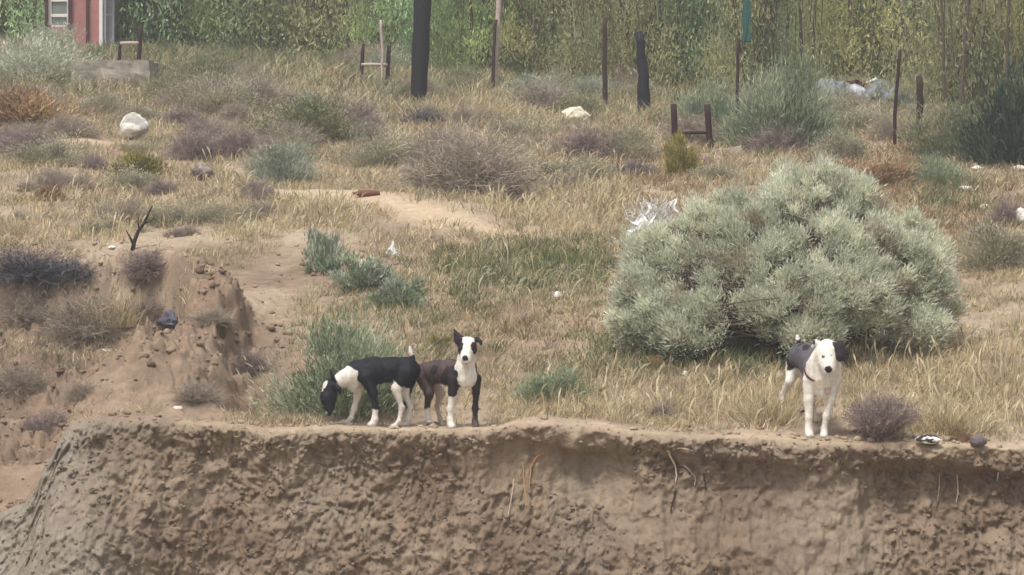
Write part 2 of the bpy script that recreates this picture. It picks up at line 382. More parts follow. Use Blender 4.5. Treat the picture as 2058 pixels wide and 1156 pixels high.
# ------------------------------------------------------------------ vegetation builders
UP = np.array([0, 0, 1.])
def unit(a): return a/np.maximum(np.linalg.norm(a, axis=-1, keepdims=True), 1e-9)
def blades(root, d, L, W, col, bend=0., seg=2, r=None, tipcol=None):
    """thin tapering blades: root (n,3), direction d (n,3), length L, width W, colour (n,3)"""
    n = len(root); r = r or rng
    L = np.broadcast_to(np.asarray(L, float), (n,))[:, None]; W = np.broadcast_to(np.asarray(W, float), (n,))[:, None]
    side = unit(np.cross(d, r.normal(size=(n, 3)))); 
    bd = unit(r.normal(size=(n, 3))*np.array([1, 1, .3]))*bend
    if seg == 1:
        V = np.stack([root-side*W/2, root+side*W/2, root+unit(d+bd)*L], 1).reshape(-1, 3)
        Fc = np.arange(3*n).reshape(n, 3); return V, Fc, np.repeat(col, 3, 0)
    mid = root+d*L*.5
    tip = mid+unit(d+bd*1.6-UP*np.abs(bend)*.5)*L*.5
    V = np.stack([root-side*W/2, root+side*W/2, mid-side*W*.45, mid+side*W*.45, tip], 1).reshape(-1, 3)
    b = (np.arange(n)*5)[:, None]
    Fc = np.concatenate([b+np.array([0, 1, 3]), b+np.array([0, 3, 2]), b+np.array([2, 3, 4])])
    c = np.repeat(col, 5, 0).reshape(n, 5, 3)
    if tipcol is not None: c[:, 4] = tipcol; c[:, 2:4] = .5*c[:, 2:4]+.5*np.asarray(tipcol)
    return V, Fc, c.reshape(-1, 3)
def merge(lst):
    V = []; Fc = []; C = []; o = 0
    for a, f, c in lst:
        V.append(a); Fc.append(f+o); C.append(c); o += len(a)
    return np.concatenate(V), np.concatenate(Fc), np.concatenate(C)
def tubes(paths, sides=5):
    """list of (points (k,3), radii (k,)) -> V, quads"""
    V = []; Fc = []; o = 0
    for p, r_ in paths:
        p = np.asarray(p, float); r_ = np.asarray(r_, float); k = len(p)
        tg = unit(np.gradient(p, axis=0)); ref = np.array([1, .13, .07]) if abs(tg[0][0]) < .8 else np.array([.1, 1, .2])
        a = unit(np.cross(tg, ref)); b = np.cross(tg, a)
        th = np.arange(sides)*2*np.pi/sides
        ring = p[:, None]+r_[:, None, None]*(np.cos(th)[None, :, None]*a[:, None]+np.sin(th)[None, :, None]*b[:, None])
        V.append(ring.reshape(-1, 3))
        for i in range(k-1):
            j = np.arange(sides); Fc.append(np.stack([o+i*sides+j, o+i*sides+(j+1) % sides, o+(i+1)*sides+(j+1) % sides, o+(i+1)*sides+j], 1))
        # end caps as fans of quads (degenerate-free): close with a centre point
        o += k*sides
    return np.concatenate(V), np.concatenate(Fc)
def capped(paths, sides=8):
    out = []
    for p, r_ in paths:
        p = np.asarray(p, float); r_ = np.asarray(r_, float)
        d0 = (p[0]-p[1]); d0 /= max(np.linalg.norm(d0), 1e-9); d1 = (p[-1]-p[-2]); d1 /= max(np.linalg.norm(d1), 1e-9)
        out.append((np.vstack([p[0]+d0*1e-3, p, p[-1]+d1*1e-3]), np.concatenate([[r_[0]*.03], r_, [r_[-1]*.03]])))
    return tubes(out, sides)
def wob(p0, p1, k, amp, r):
    t_ = np.linspace(0, 1, k)[:, None]
    p = np.asarray(p0)*(1-t_)+np.asarray(p1)*t_
    n_ = np.cumsum(r.normal(size=(k, 3))*amp, 0); n_ -= n_[0]
    return p+n_
# unit shrub meshes: width 1, height h
def shrub_mesh(kind, seed, n=5000, h=.6, cols=None, clumps=26, spr=(.05, .09), wid=.012, inner=.25, spread=.22, flat=.0):
    r = np.random.default_rng(seed)
    cols = np.array(cols)*1.1
    a = r.uniform(0, 2*np.pi, clumps); el = np.arcsin(r.uniform(.02, 1, clumps)); rad = r.uniform(.5, .95, clumps)
    cc = np.stack([np.cos(a)*np.cos(el)*rad*.5, np.sin(a)*np.cos(el)*rad*.5, np.sin(el)*rad*h], 1)
    cc *= r.uniform(.75, 1.12, (clumps, 1))
    which = r.integers(0, clumps, n)
    sz = r.uniform(.55, 1.25, clumps)*spread
    p = cc[which]+r.normal(size=(n, 3))*np.array([1, 1, .8])*sz[which][:, None]*.5
    k = r.random(n) < inner
    p[k] *= r.uniform(.3, .9, (k.sum(), 1))
    p[:, 2] = np.where(p[:, 2] < 0, p[:, 2]*1.2-.03, p[:, 2])
    d = unit(unit(p-np.array([0, 0, -.05]))*.7+UP*.55+r.normal(size=(n, 3))*.35)
    cl = cols[r.integers(0, len(cols), clumps)][which]*r.uniform(.75, 1.25, (n, 1))
    V, Fc, C = blades(p, d, r.uniform(*spr, n), wid*r.uniform(.6, 1.3, n), cl, .25, 2, r)
    stems = []
    for i in range(min(clumps, 14)):
        q = wob([0, 0, -.02], cc[i]*.9, 5, .012, r); q[:, 2] = np.maximum(q[:, 2], -.02)
        stems.append((q, np.linspace(.012, .003, 5)))
    return (V, Fc, C), tubes(stems, 4)
def twig_mesh(seed, n=420, h=.6, cols=None, wid=.006, sub=9, droop=.0, ball=0):
    """dense ball of dry branching twigs"""
    r = np.random.default_rng(seed); cols = np.array(cols)
    a = r.uniform(0, 2*np.pi, n); el = np.arcsin(r.uniform(-.15 if ball else -.35, 1, n)); rad = r.uniform(.55, 1.03, n)
    tip = np.stack([np.cos(a)*np.cos(el)*rad*.5, np.sin(a)*np.cos(el)*rad*.5, np.sin(el)*rad*h], 1)*(1+.12*np.sin(a*3+seed))[:, None]
    if ball: tip[:, 2] = tip[:, 2]*.5+h*.5
    root = np.zeros((n, 3)); root[:, :2] = r.normal(size=(n, 2))*.07
    d = tip-root; L = np.linalg.norm(d, axis=1)
    c = cols[r.integers(0, len(cols), n)]*r.uniform(.7, 1.25, (n, 1))
    parts = [blades(root, unit(d), L, wid*1.3, c, .12, 2, r)]
    ns = n*sub; w_ = r.integers(0, n, ns); t_ = r.uniform(.35, 1, ns)[:, None]
    rp = root[w_]+d[w_]*t_
    dd = unit(unit(d[w_])+r.normal(size=(ns, 3))*.75+UP*.1)
    parts.append(blades(rp, dd, r.uniform(.05, .17, ns), wid*r.uniform(.5, 1., ns), c[w_]*r.uniform(.8, 1.3, (ns, 1)), .5, 2, r))
    V, Fc, C = merge(parts)
    if ball: V[:, 2] = np.maximum(V[:, 2], -.01)
    return (V, Fc, C), None
def tuft_mesh(seed, n=420, h=.8, cols=None, wid=.012, lean=.35):
    r = np.random.default_rng(seed); cols = np.array(cols)
    root = np.zeros((n, 3)); root[:, :2] = r.normal(size=(n, 2))*.17
    d = unit(np.concatenate([root[:, :2]*1.6+r.normal(size=(n, 2))*lean, np.full((n, 1), 1.)], 1))
    c = cols[r.integers(0, len(cols), n)]*r.uniform(.7, 1.25, (n, 1))
    return blades(root, d, h*r.uniform(.35, 1.05, n), wid*r.uniform(.6, 1.2, n), c, .4, 2, r), None
SAGE = [srgb(220, 222, 196), srgb(208, 211, 187), srgb(228, 229, 206), srgb(196, 199, 176)]
SAGEB = [srgb(168, 174, 154), srgb(154, 160, 140), srgb(180, 184, 162), srgb(138, 144, 126)]
OLIVE = [srgb(140, 140, 106), srgb(124, 126, 96), srgb(156, 152, 116), srgb(112, 112, 86)]
BLUE = [srgb(144, 156, 124), srgb(128, 142, 112), srgb(160, 168, 136), srgb(110, 124, 98)]
GREYG = [srgb(166, 160, 134), srgb(150, 146, 122), srgb(178, 170, 142), srgb(134, 130, 110)]
PURP = [srgb(158, 140, 132), srgb(142, 124, 120), srgb(172, 156, 144), srgb(124, 108, 106)]
TWIG = [srgb(172, 158, 142), srgb(156, 142, 128), srgb(186, 172, 150), srgb(136, 122, 112)]
RABB = [srgb(150, 140, 70), srgb(128, 122, 62), srgb(168, 154, 84), srgb(96, 90, 56)]
ORAN = [srgb(170, 140, 104), srgb(152, 122, 92), srgb(184, 156, 116), srgb(126, 102, 80)]
STRAW = [srgb(202, 184, 144), srgb(186, 168, 130), srgb(212, 198, 160), srgb(166, 148, 114)]
DGREEN = [srgb(84, 96, 72), srgb(56, 72, 62), srgb(80, 94, 72), srgb(46, 60, 54)]
BLGREY = [srgb(104, 104, 112), srgb(88, 88, 98), srgb(124, 122, 124), srgb(72, 70, 80)]
LIB = {}
def lib(kind, vi):
    key = (kind, vi)
    if key in LIB: return LIB[key]
    s_ = 100+vi*13+sum(map(ord, kind)); S = None
    if kind == 'sage': B, S = shrub_mesh(kind, s_, 13000, .6, np.array(SAGE)*.68, 34, (.03, .075), .0095)
    elif kind == 'sageblue': B, S = shrub_mesh(kind, s_, 13000, .6, SAGEB, 34, (.03, .075), .0095)
    elif kind == 'olive': B, S = shrub_mesh(kind, s_, 12000, .6, OLIVE, 30, (.025, .065), .009)
    elif kind == 'green': B, S = shrub_mesh(kind, s_, 15000, .6, BLUE, 34, (.03, .075), .008)
    elif kind == 'greygreen': B, S = shrub_mesh(kind, s_, 11000, .6, GREYG, 30, (.025, .06), .009)
    elif kind == 'rabbit': B, S = shrub_mesh(kind, s_, 4500, .6, RABB, 18, (.06, .12), .013)
    elif kind == 'orange': B, S = shrub_mesh(kind, s_, 4500, .6, ORAN, 18, (.05, .12), .013)
    elif kind == 'dark': B, S = shrub_mesh(kind, s_, 9000, .6, DGREEN, 30, (.05, .10), .016, .35)
    elif kind == 'twig': B, S = twig_mesh(s_, 950, .6, TWIG, .0046, 13)
    elif kind == 'purple': B, S = twig_mesh(s_, 850, .6, PURP, .0048, 13)
    elif kind == 'bluegrey': B, S = twig_mesh(s_, 420, .6, BLGREY)
    elif kind == 'ball': B, S = twig_mesh(s_, 700, .6, PURP, .005, 13, ball=1)
    elif kind == 'straw': B, S = tuft_mesh(s_, 520, .75, STRAW)
    elif kind == 'weed': B, S = shrub_mesh(kind, s_, 5500, .6, BLUE+SAGEB, 30, (.04, .10), .018, .2, .13)
    fm = np_mesh(kind+'_foliage', B[0], B[1], B[2], M_leaf)
    sm = None
    if S is not None:
        sm = np_mesh(kind+'_stems', S[0], S[1], None, M_bark)
    LIB[key] = (fm, sm); return LIB[key]
_cnt = {}
def shrub(kind, px, row, wpx, hpx, name, label=None, cat='shrub', group=None, at=None, rz=None, sink=.03):
    p = hit(px, row) if at is None else np.array(at)
    i = _cnt.get(kind, 0); _cnt[kind] = i+1
    fm, sm = lib(kind, i % 3)
    s = 1.18*wpx*mpp(p[1]); hh = 1.08*hpx*mpp(p[1])/.62
    if kind == 'straw': hh = hpx*mpp(p[1])/.72
    hh *= 1.0
    r = np.random.default_rng(int(abs(px*7+row))); rz = r.uniform(0, 6.28) if rz is None else rz
    y = p[1]+s*.0
    if sm is None:
        o = obj(name, fm)
    else:
        o = empty(name, (0, 0, 0)); obj('foliage', fm, o); obj('stems', sm, o)
    o.location = (p[0], y, p[2]-sink); o.scale = (s*1.0, s*1.0, hh); o.rotation_euler = (0, 0, rz)
    tag(o, label, cat, group)
    return o
# ---- shrubs one can tell apart: kind, px, row of base, width, height, name, label, category
SH = [
 ('green', 690, 826, 235, 180, 'green_shrub', 'bushy blue-green shrub standing behind the dog that sniffs the ground'),
 ('twig', 950, 400, 290, 165, 'dry_shrub', 'widest grey-brown dome of dry twigs, below the foot of the thick dark pole'),
 ('purple', 1175, 322, 165, 82, 'dry_shrub', 'dark purple-brown twiggy shrub right under the cream stone in the grass'),
 ('sageblue', 572, 372, 125, 85, 'sagebrush', 'blue-grey sagebrush left of the bare sandy crest'),
 ('olive', 610, 285, 230, 85, 'olive_shrub', 'wide olive shrub on the slope below the low frame with a tall pale pipe'),
 ('purple', 712, 262, 140, 72, 'dry_shrub', 'purple-grey twiggy shrub touching the right side of the wide olive shrub'),
 ('rabbit', 290, 358, 105, 62, 'yellow_shrub', 'small bright yellow-green shrub below the white boulder'),
 ('orange', 104, 402, 60, 40, 'orange_tuft', 'small rusty orange tuft on the left slope'),
 ('purple', 392, 318, 120, 72, 'dry_shrub', 'purple-grey twiggy shrub right of the yellow-green shrub'),
 ('twig', 258, 448, 95, 56, 'dry_shrub', 'low brown twig shrub just above the forked dead branch'),
 ('orange', 62, 250, 190, 80, 'orange_shrub', 'broad ochre and orange shrub at the left edge below the sagebrush'),
 ('sage', 66, 165, 210, 100, 'sagebrush', 'large pale sagebrush at the left edge in front of the concrete slab'),
 ('sage', 104, 112, 95, 58, 'sagebrush', 'small upright sagebrush growing against the red hut'),
 ('olive', 160, 96, 110, 42, 'olive_shrub', 'low olive shrub along the foot of the red hut'),
 ('greygreen', 440, 228, 150, 80, 'grey_green_shrub', 'dull grey-green shrub between the concrete slab and the wide olive shrub'),
 ('olive', 345, 205, 125, 62, 'olive_shrub', 'olive shrub just right of the old concrete slab'),
 ('greygreen', 205, 232, 95, 48, 'grey_green_shrub', 'small grey-green shrub left of the white boulder'),
 ('greygreen', 90, 330, 150, 60, 'grey_green_shrub', 'spreading grey-green shrub above the rusty orange tuft'),
 ('weed', 655, 548, 78, 100, 'leafy_weed', 'tall leafy grey-green weed standing above the track of bare soil'),
 ('weed', 725, 585, 150, 75, 'leafy_weed', 'broad sprawling grey-green weed below the upright white scrap'),
 ('weed', 800, 612, 110, 66, 'leafy_weed', 'leafy weed left of the dark green grass patch'),
 ('bluegrey', 150, 552, 150, 44, 'dead_shrub', 'small bluish grey dead brush between the larger one and the forked dead branch'),
 ('greygreen', 285, 302, 90, 26, 'grey_green_shrub', 'low dull shrub hiding the foot of the white boulder'),
 ('purple', 905, 372, 190, 120, 'dry_shrub', 'mauve twiggy shrub overlapping the left side of the widest dome of dry twigs'),
 ('bluegrey', 60, 556, 230, 70, 'dead_shrub', 'bluish grey dead brush hanging over the lip of the gully'),
 ('purple', 300, 548, 120, 50, 'dry_shrub', 'brown twiggy shrub at the foot of the forked dead branch'),
 ('straw', 235, 655, 120, 90, 'grass_tuft', 'straw-coloured grass tuft leaning on the gully wall'),
 ('twig', 165, 672, 170, 95, 'dry_shrub', 'tangled dry brush on the gully wall beside the straw tuft'),
 ('twig', 50, 640, 130, 66, 'dry_shrub', 'dry brush at the left edge under the bluish dead brush'),
 ('purple', 100, 868, 130, 56, 'dry_shrub', 'dark brush in the bottom of the gully behind the earth spur'),
 ('purple', 1328, 836, 72, 36, 'dry_shrub', 'small purple-grey twig clump in the grass between the middle and right dogs'),
 ('greygreen', 1995, 540, 150, 100, 'grey_green_shrub', 'dark grey-green shrub at the right edge beside the big sagebrush'),
 ('purple', 2025, 450, 90, 60, 'dry_shrub', 'purple-brown twig shrub at the right edge above the dark grey-green shrub'),
 ('green', 1570, 300, 190, 185, 'tall_shrub', 'tall blue-green shrub right of the thin post that carries the teal rag'),
 ('green', 1415, 262, 110, 90, 'green_shrub', 'green shrub behind the right-hand low rusty frame'),
 ('green', 1650, 300, 120, 66, 'tall_shrub', 'blue-green shrub in front of the grey stone pile'),
 ('olive', 1905, 320, 160, 110, 'olive_shrub', 'olive shrub right of the stout brown post'),
 ('green', 1885, 375, 110, 72, 'green_shrub', 'dark green shrub above the right shoulder of the big sagebrush'),
 ('bluegrey', 1275, 358, 120, 52, 'dead_shrub', 'grey dead shrub above the white bleached brush'),
 ('rabbit', 1372, 352, 70, 74, 'yellow_shrub', 'yellow-green shrub at the foot of the right-hand low rusty frame'),
 ('twig', 40, 775, 130, 52, 'dry_shrub', 'dry brush low on the gully wall at the left edge'),
 ('twig', 165, 792, 80, 36, 'dry_shrub', 'little dry brush clump just behind the crest of the earth spur'),
 ('purple', 300, 640, 80, 44, 'dry_shrub', 'brown brush left of the crumpled bluish bundle'),
 ('twig', 430, 640, 90, 30, 'dry_shrub', 'thin dead brush on top of the dirt mass right of the bluish bundle'),
 ('rabbit', 884, 696, 44, 28, 'yellow_tuft', 'tiny yellow-green tuft left of the middle dog\'s upright ear'),
 ('orange', 1312, 736, 44, 30, 'orange_tuft', 'tiny orange-brown tuft under the left side of the big sagebrush'),
 ('purple', 505, 742, 90, 50, 'dry_shrub', 'dark dry brush in the brown hollow left of the bushy blue-green shrub'),
 ('twig', 395, 800, 110, 46, 'dry_shrub', 'tangled dead brush at the foot of the dirt mass left of the dogs'),
 ('purple', 515, 388, 70, 34, 'dry_shrub', 'small purple-grey shrub at the left end of the sandy crest'),
 ('twig', 1140, 380, 110, 42, 'dry_shrub', 'low brown twig patch below the dark purple-brown shrub'),
 ('bluegrey', 855, 250, 120, 45, 'dead_shrub', 'grey dead shrub wrapped round the foot of the thick dark pole'),
 ('green', 1110, 800, 120, 62, 'green_shrub', 'small teal-green shrub right of the middle dog'),
 ('weed', 1150, 345, 60, 30, 'leafy_weed', 'low grey weed at the edge of the dark purple-brown shrub'),
 ('straw', 1540, 850, 110, 100, 'grass_tuft', 'tall straw tuft just left of the right dog'),
 ('straw', 1905, 868, 120, 90, 'grass_tuft', 'tall straw tuft behind the dark round stone'),
 ('straw', 1010, 262, 110, 70, 'grass_tuft', 'golden grass tuft at the foot of the pale-barked post'),
 ('orange', 1925, 885, 44, 30, 'orange_tuft', 'brown tuft on the bank edge between the pied stone and the dark round stone'),
 ('greygreen', 330, 452, 110, 50, 'grey_green_shrub', 'grey-green shrub right of the forked dead branch'),
 ('purple', 20, 300, 110, 60, 'dry_shrub', 'purple-brown shrub at the left edge under the ochre shrub'),
 ('greygreen', 770, 330, 150, 80, 'grey_green_shrub', 'grey-green shrub left of the widest dome of dry twigs'),
 ('olive', 812, 196, 40, 30, 'olive_shrub', 'olive shrub between the low middle frame and the thick dark pole'),
 ('greygreen', 1440, 362, 110, 34, 'grey_green_shrub', 'low grey-green shrub along the pale plank under the right-hand frame'),
 ('orange', 1760, 372, 160, 50, 'orange_shrub', 'reddish brown brush above the crown of the big sagebrush'),
]
for k_, px, row, wd, hg, nm, lb in SH:
    shrub(k_, px, row, wd, hg, nm, lb, 'grass tuft' if 'tuft' in nm else ('weed' if 'weed' in nm else 'shrub'))
shrub('ball', 1770, 884, 138, 98, 'tumbleweed', 'round brown tumbleweed resting on the bank edge right of the right dog', 'tumbleweed', sink=.02)
# many small look-alikes scattered on the slope
rr = np.random.default_rng(77)
small = [('greygreen', 'grey_green_shrub', 'small low grey-green shrub half hidden in dry grass on the upper slope', 84),
         ('twig', 'dry_shrub', 'small low clump of dry brown twigs in the grass of the upper slope', 66),
         ('purple', 'dry_shrub', 'small low purple-grey twig clump in the grass of the upper slope', 36),
         ('olive', 'olive_shrub', 'small low olive shrub near the line of fence posts', 26),
         ('greygreen', 'grey_green_shrub', 'small low grey-green shrub near the line of fence posts', 34),
         ('twig', 'dry_shrub', 'small low brown shrub near the line of fence posts', 26),
         ('sageblue', 'sagebrush', 'small low blue-grey sagebrush near the line of fence posts', 16)]
for k_, nm, lb, n_ in small:
    far = 'fence' in lb
    for i in range(n_):
        px = rr.uniform(-60, 2120); row = rr.uniform(150, 262) + (px/2058-.5)*110 if far else rr.uniform(205, 480)
        if far and (1640 < px < 1850 or px < 300): continue
        if 540 < px < 1080 and 375 < row < 490: continue
        if px > 1180 and row > 330: continue
        EX = [(260, 124, 30), (752, 174, 32), (1392, 300, 42), (1158, 252, 26), (272, 285, 30), (1300, 470, 40), (842, 208, 16), (1217, 224, 6), (1293, 230, 14), (994, 180, 8), (1800, 298, 6), (1848, 286, 8), (1483, 250, 5), (388, 96, 5), (590, 110, 5), (405, 360, 20), (230, 172, 80), (735, 396, 25)]
        if any(abs(px-a) < w_+45 and b-8 < row < b+75 for a, b, w_ in EX): continue
        s_ = rr.uniform(60, 130) if far else rr.uniform(60, 165)*(.6+.4*(470-row)/235)
        shrub(k_, px, row, s_, s_*rr.uniform(.4, .6), nm, lb, 'shrub', lb.replace('small low', 'small'))

# ---- the big pale sagebrush
def big_sage():
    r = np.random.default_rng(5)
    base = hit(1590, 696); m = mpp(base[1])
    def wp(px, row, dy): return P(px, row, base[1]+dy)-base
    lobes = [(1620, 440, .25, 160, 105), (1500, 450, .15, 120, 85), (1400, 500, .0, 105, 80), (1325, 530, -.1, 85, 70), (1300, 600, -.3, 75, 70), (1330, 640, -.45, 95, 52), (1400, 620, -.5, 80, 60),
             (1560, 560, -.3, 100, 75), (1600, 625, -.6, 115, 65), (1530, 620, -.55, 55, 45), (1700, 590, -.5, 95, 75), (1800, 560, -.2, 115, 95), (1860, 600, -.1, 70, 65), (1740, 490, .1, 125, 85), (1690, 400, .35, 90, 55), (1830, 510, .2, 90, 70), (1640, 375, .4, 80, 45), (1760, 640, -.4, 65, 42), (1450, 560, -.2, 60, 60), (1520, 490, -.1, 90, 65), (1690, 500, -.15, 95, 70), (1840, 640, -.2, 60, 40), (1280, 655, -.35, 45, 34), (1370, 672, -.6, 60, 30), (1630, 672, -.7, 70, 30), (1850, 665, -.3, 50, 30)]
    Vs = []; stems = []
    cols = np.array(SAGE)
    sub = []
    for (px, row, dy, rx, rz_) in lobes:
        c = wp(px, row, dy); ns = int(18+rx*rz_/270)
        for j in range(ns):
            d = r.normal(size=3); d /= np.linalg.norm(d); d[1] = -abs(d[1])*.9 + .3*r.random()
            q = c+d*np.array([rx*m, rx*m*.7, rz_*m])*r.uniform(.5, 1.08)
            q[2] = max(q[2], ground(q[0]+base[0], q[1]+base[1])-base[2]+r.uniform(.02, .12))
            sub.append((q, r.uniform(.045, .10), d))
        q = wob(wp(1590+r.uniform(-50, 50), 690, -.1+r.uniform(-.1, .1)), c, 7, .02, r)
        stems.append((q, np.linspace(.03, .008, 7)))
    cen = wp(1590, 660, .0)
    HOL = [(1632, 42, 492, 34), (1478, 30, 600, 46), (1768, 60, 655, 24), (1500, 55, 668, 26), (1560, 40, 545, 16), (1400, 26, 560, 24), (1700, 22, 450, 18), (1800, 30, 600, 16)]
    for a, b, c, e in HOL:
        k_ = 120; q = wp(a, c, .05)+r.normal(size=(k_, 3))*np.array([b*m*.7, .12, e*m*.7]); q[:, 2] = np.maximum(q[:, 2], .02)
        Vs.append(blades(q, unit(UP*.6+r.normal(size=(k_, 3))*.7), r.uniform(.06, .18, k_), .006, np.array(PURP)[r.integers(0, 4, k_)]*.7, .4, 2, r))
    for (q, rad, d) in sub:
        qx, qr = proj(*(q+base)); gap = max(math.exp(-(((qx-a)/b)**2+((qr-c)/e)**2)**1.5) for a, b, c, e in HOL)
        if r.random() < .08+.75*gap*(q[1] < cen[1]+.25): continue
        n = int(230*(rad/.07)**2)
        p = q+r.normal(size=(n, 3))*rad*.5*np.array([1, 1, 1.])
        o_ = unit((q-cen)[None])[0]
        dd = unit(o_*.40+UP*.72+(p-q)/rad*.55+r.normal(size=(n, 3))*.38)
        cl = cols[r.integers(0, 4)]*r.uniform(.85, 1.15, (n, 1))*r.uniform(.88, 1.12)
        if r.random() < .07: cl = np.array(TWIG[2])*r.uniform(.7, 1.1, (n, 1))
        Vs.append(blades(p, dd, r.uniform(.022, .068, n), r.uniform(.005, .010, n), cl, .3, 2, r))
        i = r.integers(0, len(lobes)); a = stems[i][0][r.integers(3, 7)]
        stems.append((wob(a, q, 4, .015, r), np.linspace(.008, .003, 4)))
        # dry twigs poking through
        if r.random() < .35:
            k_ = 4; Vs.append(blades(np.repeat(q[None], k_, 0), unit(o_+UP*.5+r.normal(size=(k_, 3))*.4), r.uniform(.1, .2, k_), .006, np.array(TWIG)[r.integers(0, 4, k_)], .3, 2, r))
    V, Fc, C = merge(Vs)
    gz_ = hfun(V[:, 0]+base[0], V[:, 1]+base[1], False)-base[2]; V[:, 2] = np.maximum(V[:, 2], gz_-.03)
    root = empty('sagebrush', tuple(base))
    obj('foliage', np_mesh('big_sage_foliage', V, Fc, C, M_tree), root)
    sv, sf = tubes(stems, 5)
    obj('branches', np_mesh('big_sage_branches', sv, sf, None, M_bark), root)
    tag(root, 'huge rounded pale grey-green sagebrush on the slope behind the right dog', 'sagebrush')
big_sage()

# ---- grasses
def zone(px, row, l):
    s_ = np.zeros_like(px)
    for (cx, cy, rx, ry, wt) in l: s_ = np.maximum(s_, wt*np.exp(-(((px-cx)/rx)**2+((row-cy)/ry)**2)**1.5))
    return s_
Z_GREEN = [(1060, 545, 215, 62, 1), (1300, 712, 190, 46, 1.1), (1450, 705, 180, 52, 1.2), (1600, 705, 130, 40, 1), (1110, 775, 70, 45, .9), (980, 600, 120, 60, .5), (900, 700, 200, 30, .45), (600, 780, 70, 50, .6), (790, 640, 120, 40, .6), (1580, 250, 120, 70, .7), (1900, 400, 80, 40, .7), (1420, 260, 100, 50, .4), (560, 120, 200, 40, .6), (300, 120, 100, 30, .5)]
Z_STRAW = [(1130, 400, 160, 85, .9), (1480, 812, 210, 52, .8), (1950, 780, 200, 95, 1), (1000, 230, 130, 60, 1), (1220, 810, 150, 45, .8), (620, 450, 170, 55, .75), (230, 460, 130, 50, .5), (120, 430, 150, 50, .4), (1750, 720, 120, 50, .7), (500, 330, 100, 60, .4), (560, 170, 200, 25, .6), (1330, 200, 120, 40, .4)]
Z_BROWN = [(1250, 340, 170, 70, .8), (1800, 350, 140, 60, .8), (1950, 450, 130, 90, .7), (1070, 680, 140, 50, .6), (60, 210, 140, 60, .6), (1650, 290, 120, 30, .7)]
Z_DENSE = [(1130, 400, 190, 95, .8), (1500, 800, 260, 80, .7), (1950, 790, 230, 110, .9), (1060, 545, 240, 80, 1), (1440, 710, 240, 55, .9), (1000, 230, 200, 80, .9)]
def grass(name, ntuft, per, ylo, yhi, label, hmul=1., wmul=1., seed=1, only=None, thr=-.15):
    r = np.random.default_rng(seed)
    uu = r.uniform(-.20, .20, ntuft); Y = ylo+(yhi-ylo)*r.random(ntuft)**1.15
    X = uu*(Y+25)
    h = hfun(X, Y); px, row = proj(X, Y, h)
    b = bare(X, Y)
    cl = fbm(X*1.3, Y*.9, seed=91, oct=3)
    g = zone(px, row, Z_GREEN); s_ = zone(px, row, Z_STRAW); br = zone(px, row, Z_BROWN); dn = zone(px, row, Z_DENSE)
    keep = (b < r.uniform(.15, .75, ntuft)) & (cl+dn*.6+g*.4 > thr-.1+r.uniform(-.22, .22, ntuft)) & (Y > lipY(X)+.03)
    keep |= (r.random(ntuft) < .05) & (Y > lipY(X)+.03) & (b < .8)
    dogzone = ((px > 630) & (px < 990) | (px > 1560) & (px < 1710)) & (Y < 1.1)
    keep &= ~(dogzone & ((r.random(ntuft) < .8) | (Y < .55)))
    X, Y, h, px, row, g, s_, br = [a[keep] for a in (X, Y, h, px, row, g, s_, br)]
    n = len(X)
    # per tuft colour
    base = np.array([srgb(194, 176, 138), srgb(176, 160, 128), srgb(206, 188, 148), srgb(168, 156, 124), srgb(152, 146, 114), srgb(182, 160, 132)])
    c = base[r.integers(0, len(base), n)]
    def mixc(c, w_, cols):
        cols = np.array(cols)[r.integers(0, len(cols), n)]; m_ = (r.random(n) < w_)[:, None]; return np.where(m_, cols, c)
    c = mixc(c, br*.8, [srgb(150, 122, 92), srgb(160, 130, 96), srgb(132, 110, 88)])
    fg = sstep(20, 27, Y)*.75
    c = mixc(c, br*.8*0+fg, [srgb(136, 142, 104), srgb(120, 130, 94), srgb(150, 150, 114), srgb(134, 122, 100)])
    c = mixc(c, s_*.9*(1-.5*fg), STRAW); c = mixc(c, np.minimum(g, 1)*.92, [srgb(118, 124, 82), srgb(102, 112, 74), srgb(134, 134, 90), srgb(92, 102, 74)])
    hb = (.085+.05*np.minimum(Y, 25)/25)*hmul*(1+.45*s_+.5*g)*r.uniform(.6, 1.4, n)
    nb = per; w_ = np.repeat(np.arange(n), nb)
    rad = .035+.0015*Y[w_]
    dx = r.normal(size=n*nb)*rad; dy = r.normal(size=n*nb)*rad
    xx = X[w_]+dx; yy = np.maximum(Y[w_]+dy, lipY(xx)+.01)
    # root heights from the local slope of the terrain
    hx = (hfun(X+.05, Y, False)-hfun(X-.05, Y, False))/.1; hy = (hfun(X, Y+.05, False)-hfun(X, Y-.05, False))/.1
    zz = h[w_]+hx[w_]*(xx-X[w_])+hy[w_]*(yy-Y[w_])-.01
    tilt = r.normal(size=(n, 2))*.22+np.array([.12, 0])
    d = unit(np.concatenate([np.stack([dx, dy], 1)/rad[:, None]*.28+tilt[w_]+r.normal(size=(n*nb, 2))*.18, np.ones((n*nb, 1))], 1))
    col = c[w_]*r.uniform(.72, 1.3, (n*nb, 1))
    V, Fc, C = blades(np.stack([xx, yy, zz], 1), d, hb[w_]*r.uniform(.5, 1.2, n*nb), wmul*(.0055+.00022*Y[w_])*r.uniform(.6, 1.3, n*nb), col, .45, 2, r, None)
    tag(obj(name, np_mesh(name, V, Fc, C, M_grass)), label, 'grass', None, 'stuff')
grass('dry_grass', 17000, 13, 0, 9, 'sparse dry grass on the lower slope behind the dogs', 1., 1., 1, thr=-.2)
grass('dry_grass', 15000, 12, 9, 24, 'dry yellowish grass and weeds on the upper slope', 1.15, 1.15, 2, thr=-.25)
grass('dry_grass', 12000, 10, 21, 42, 'tall dull grass along the fence line', 1.7, 1.3, 3, thr=-.5)
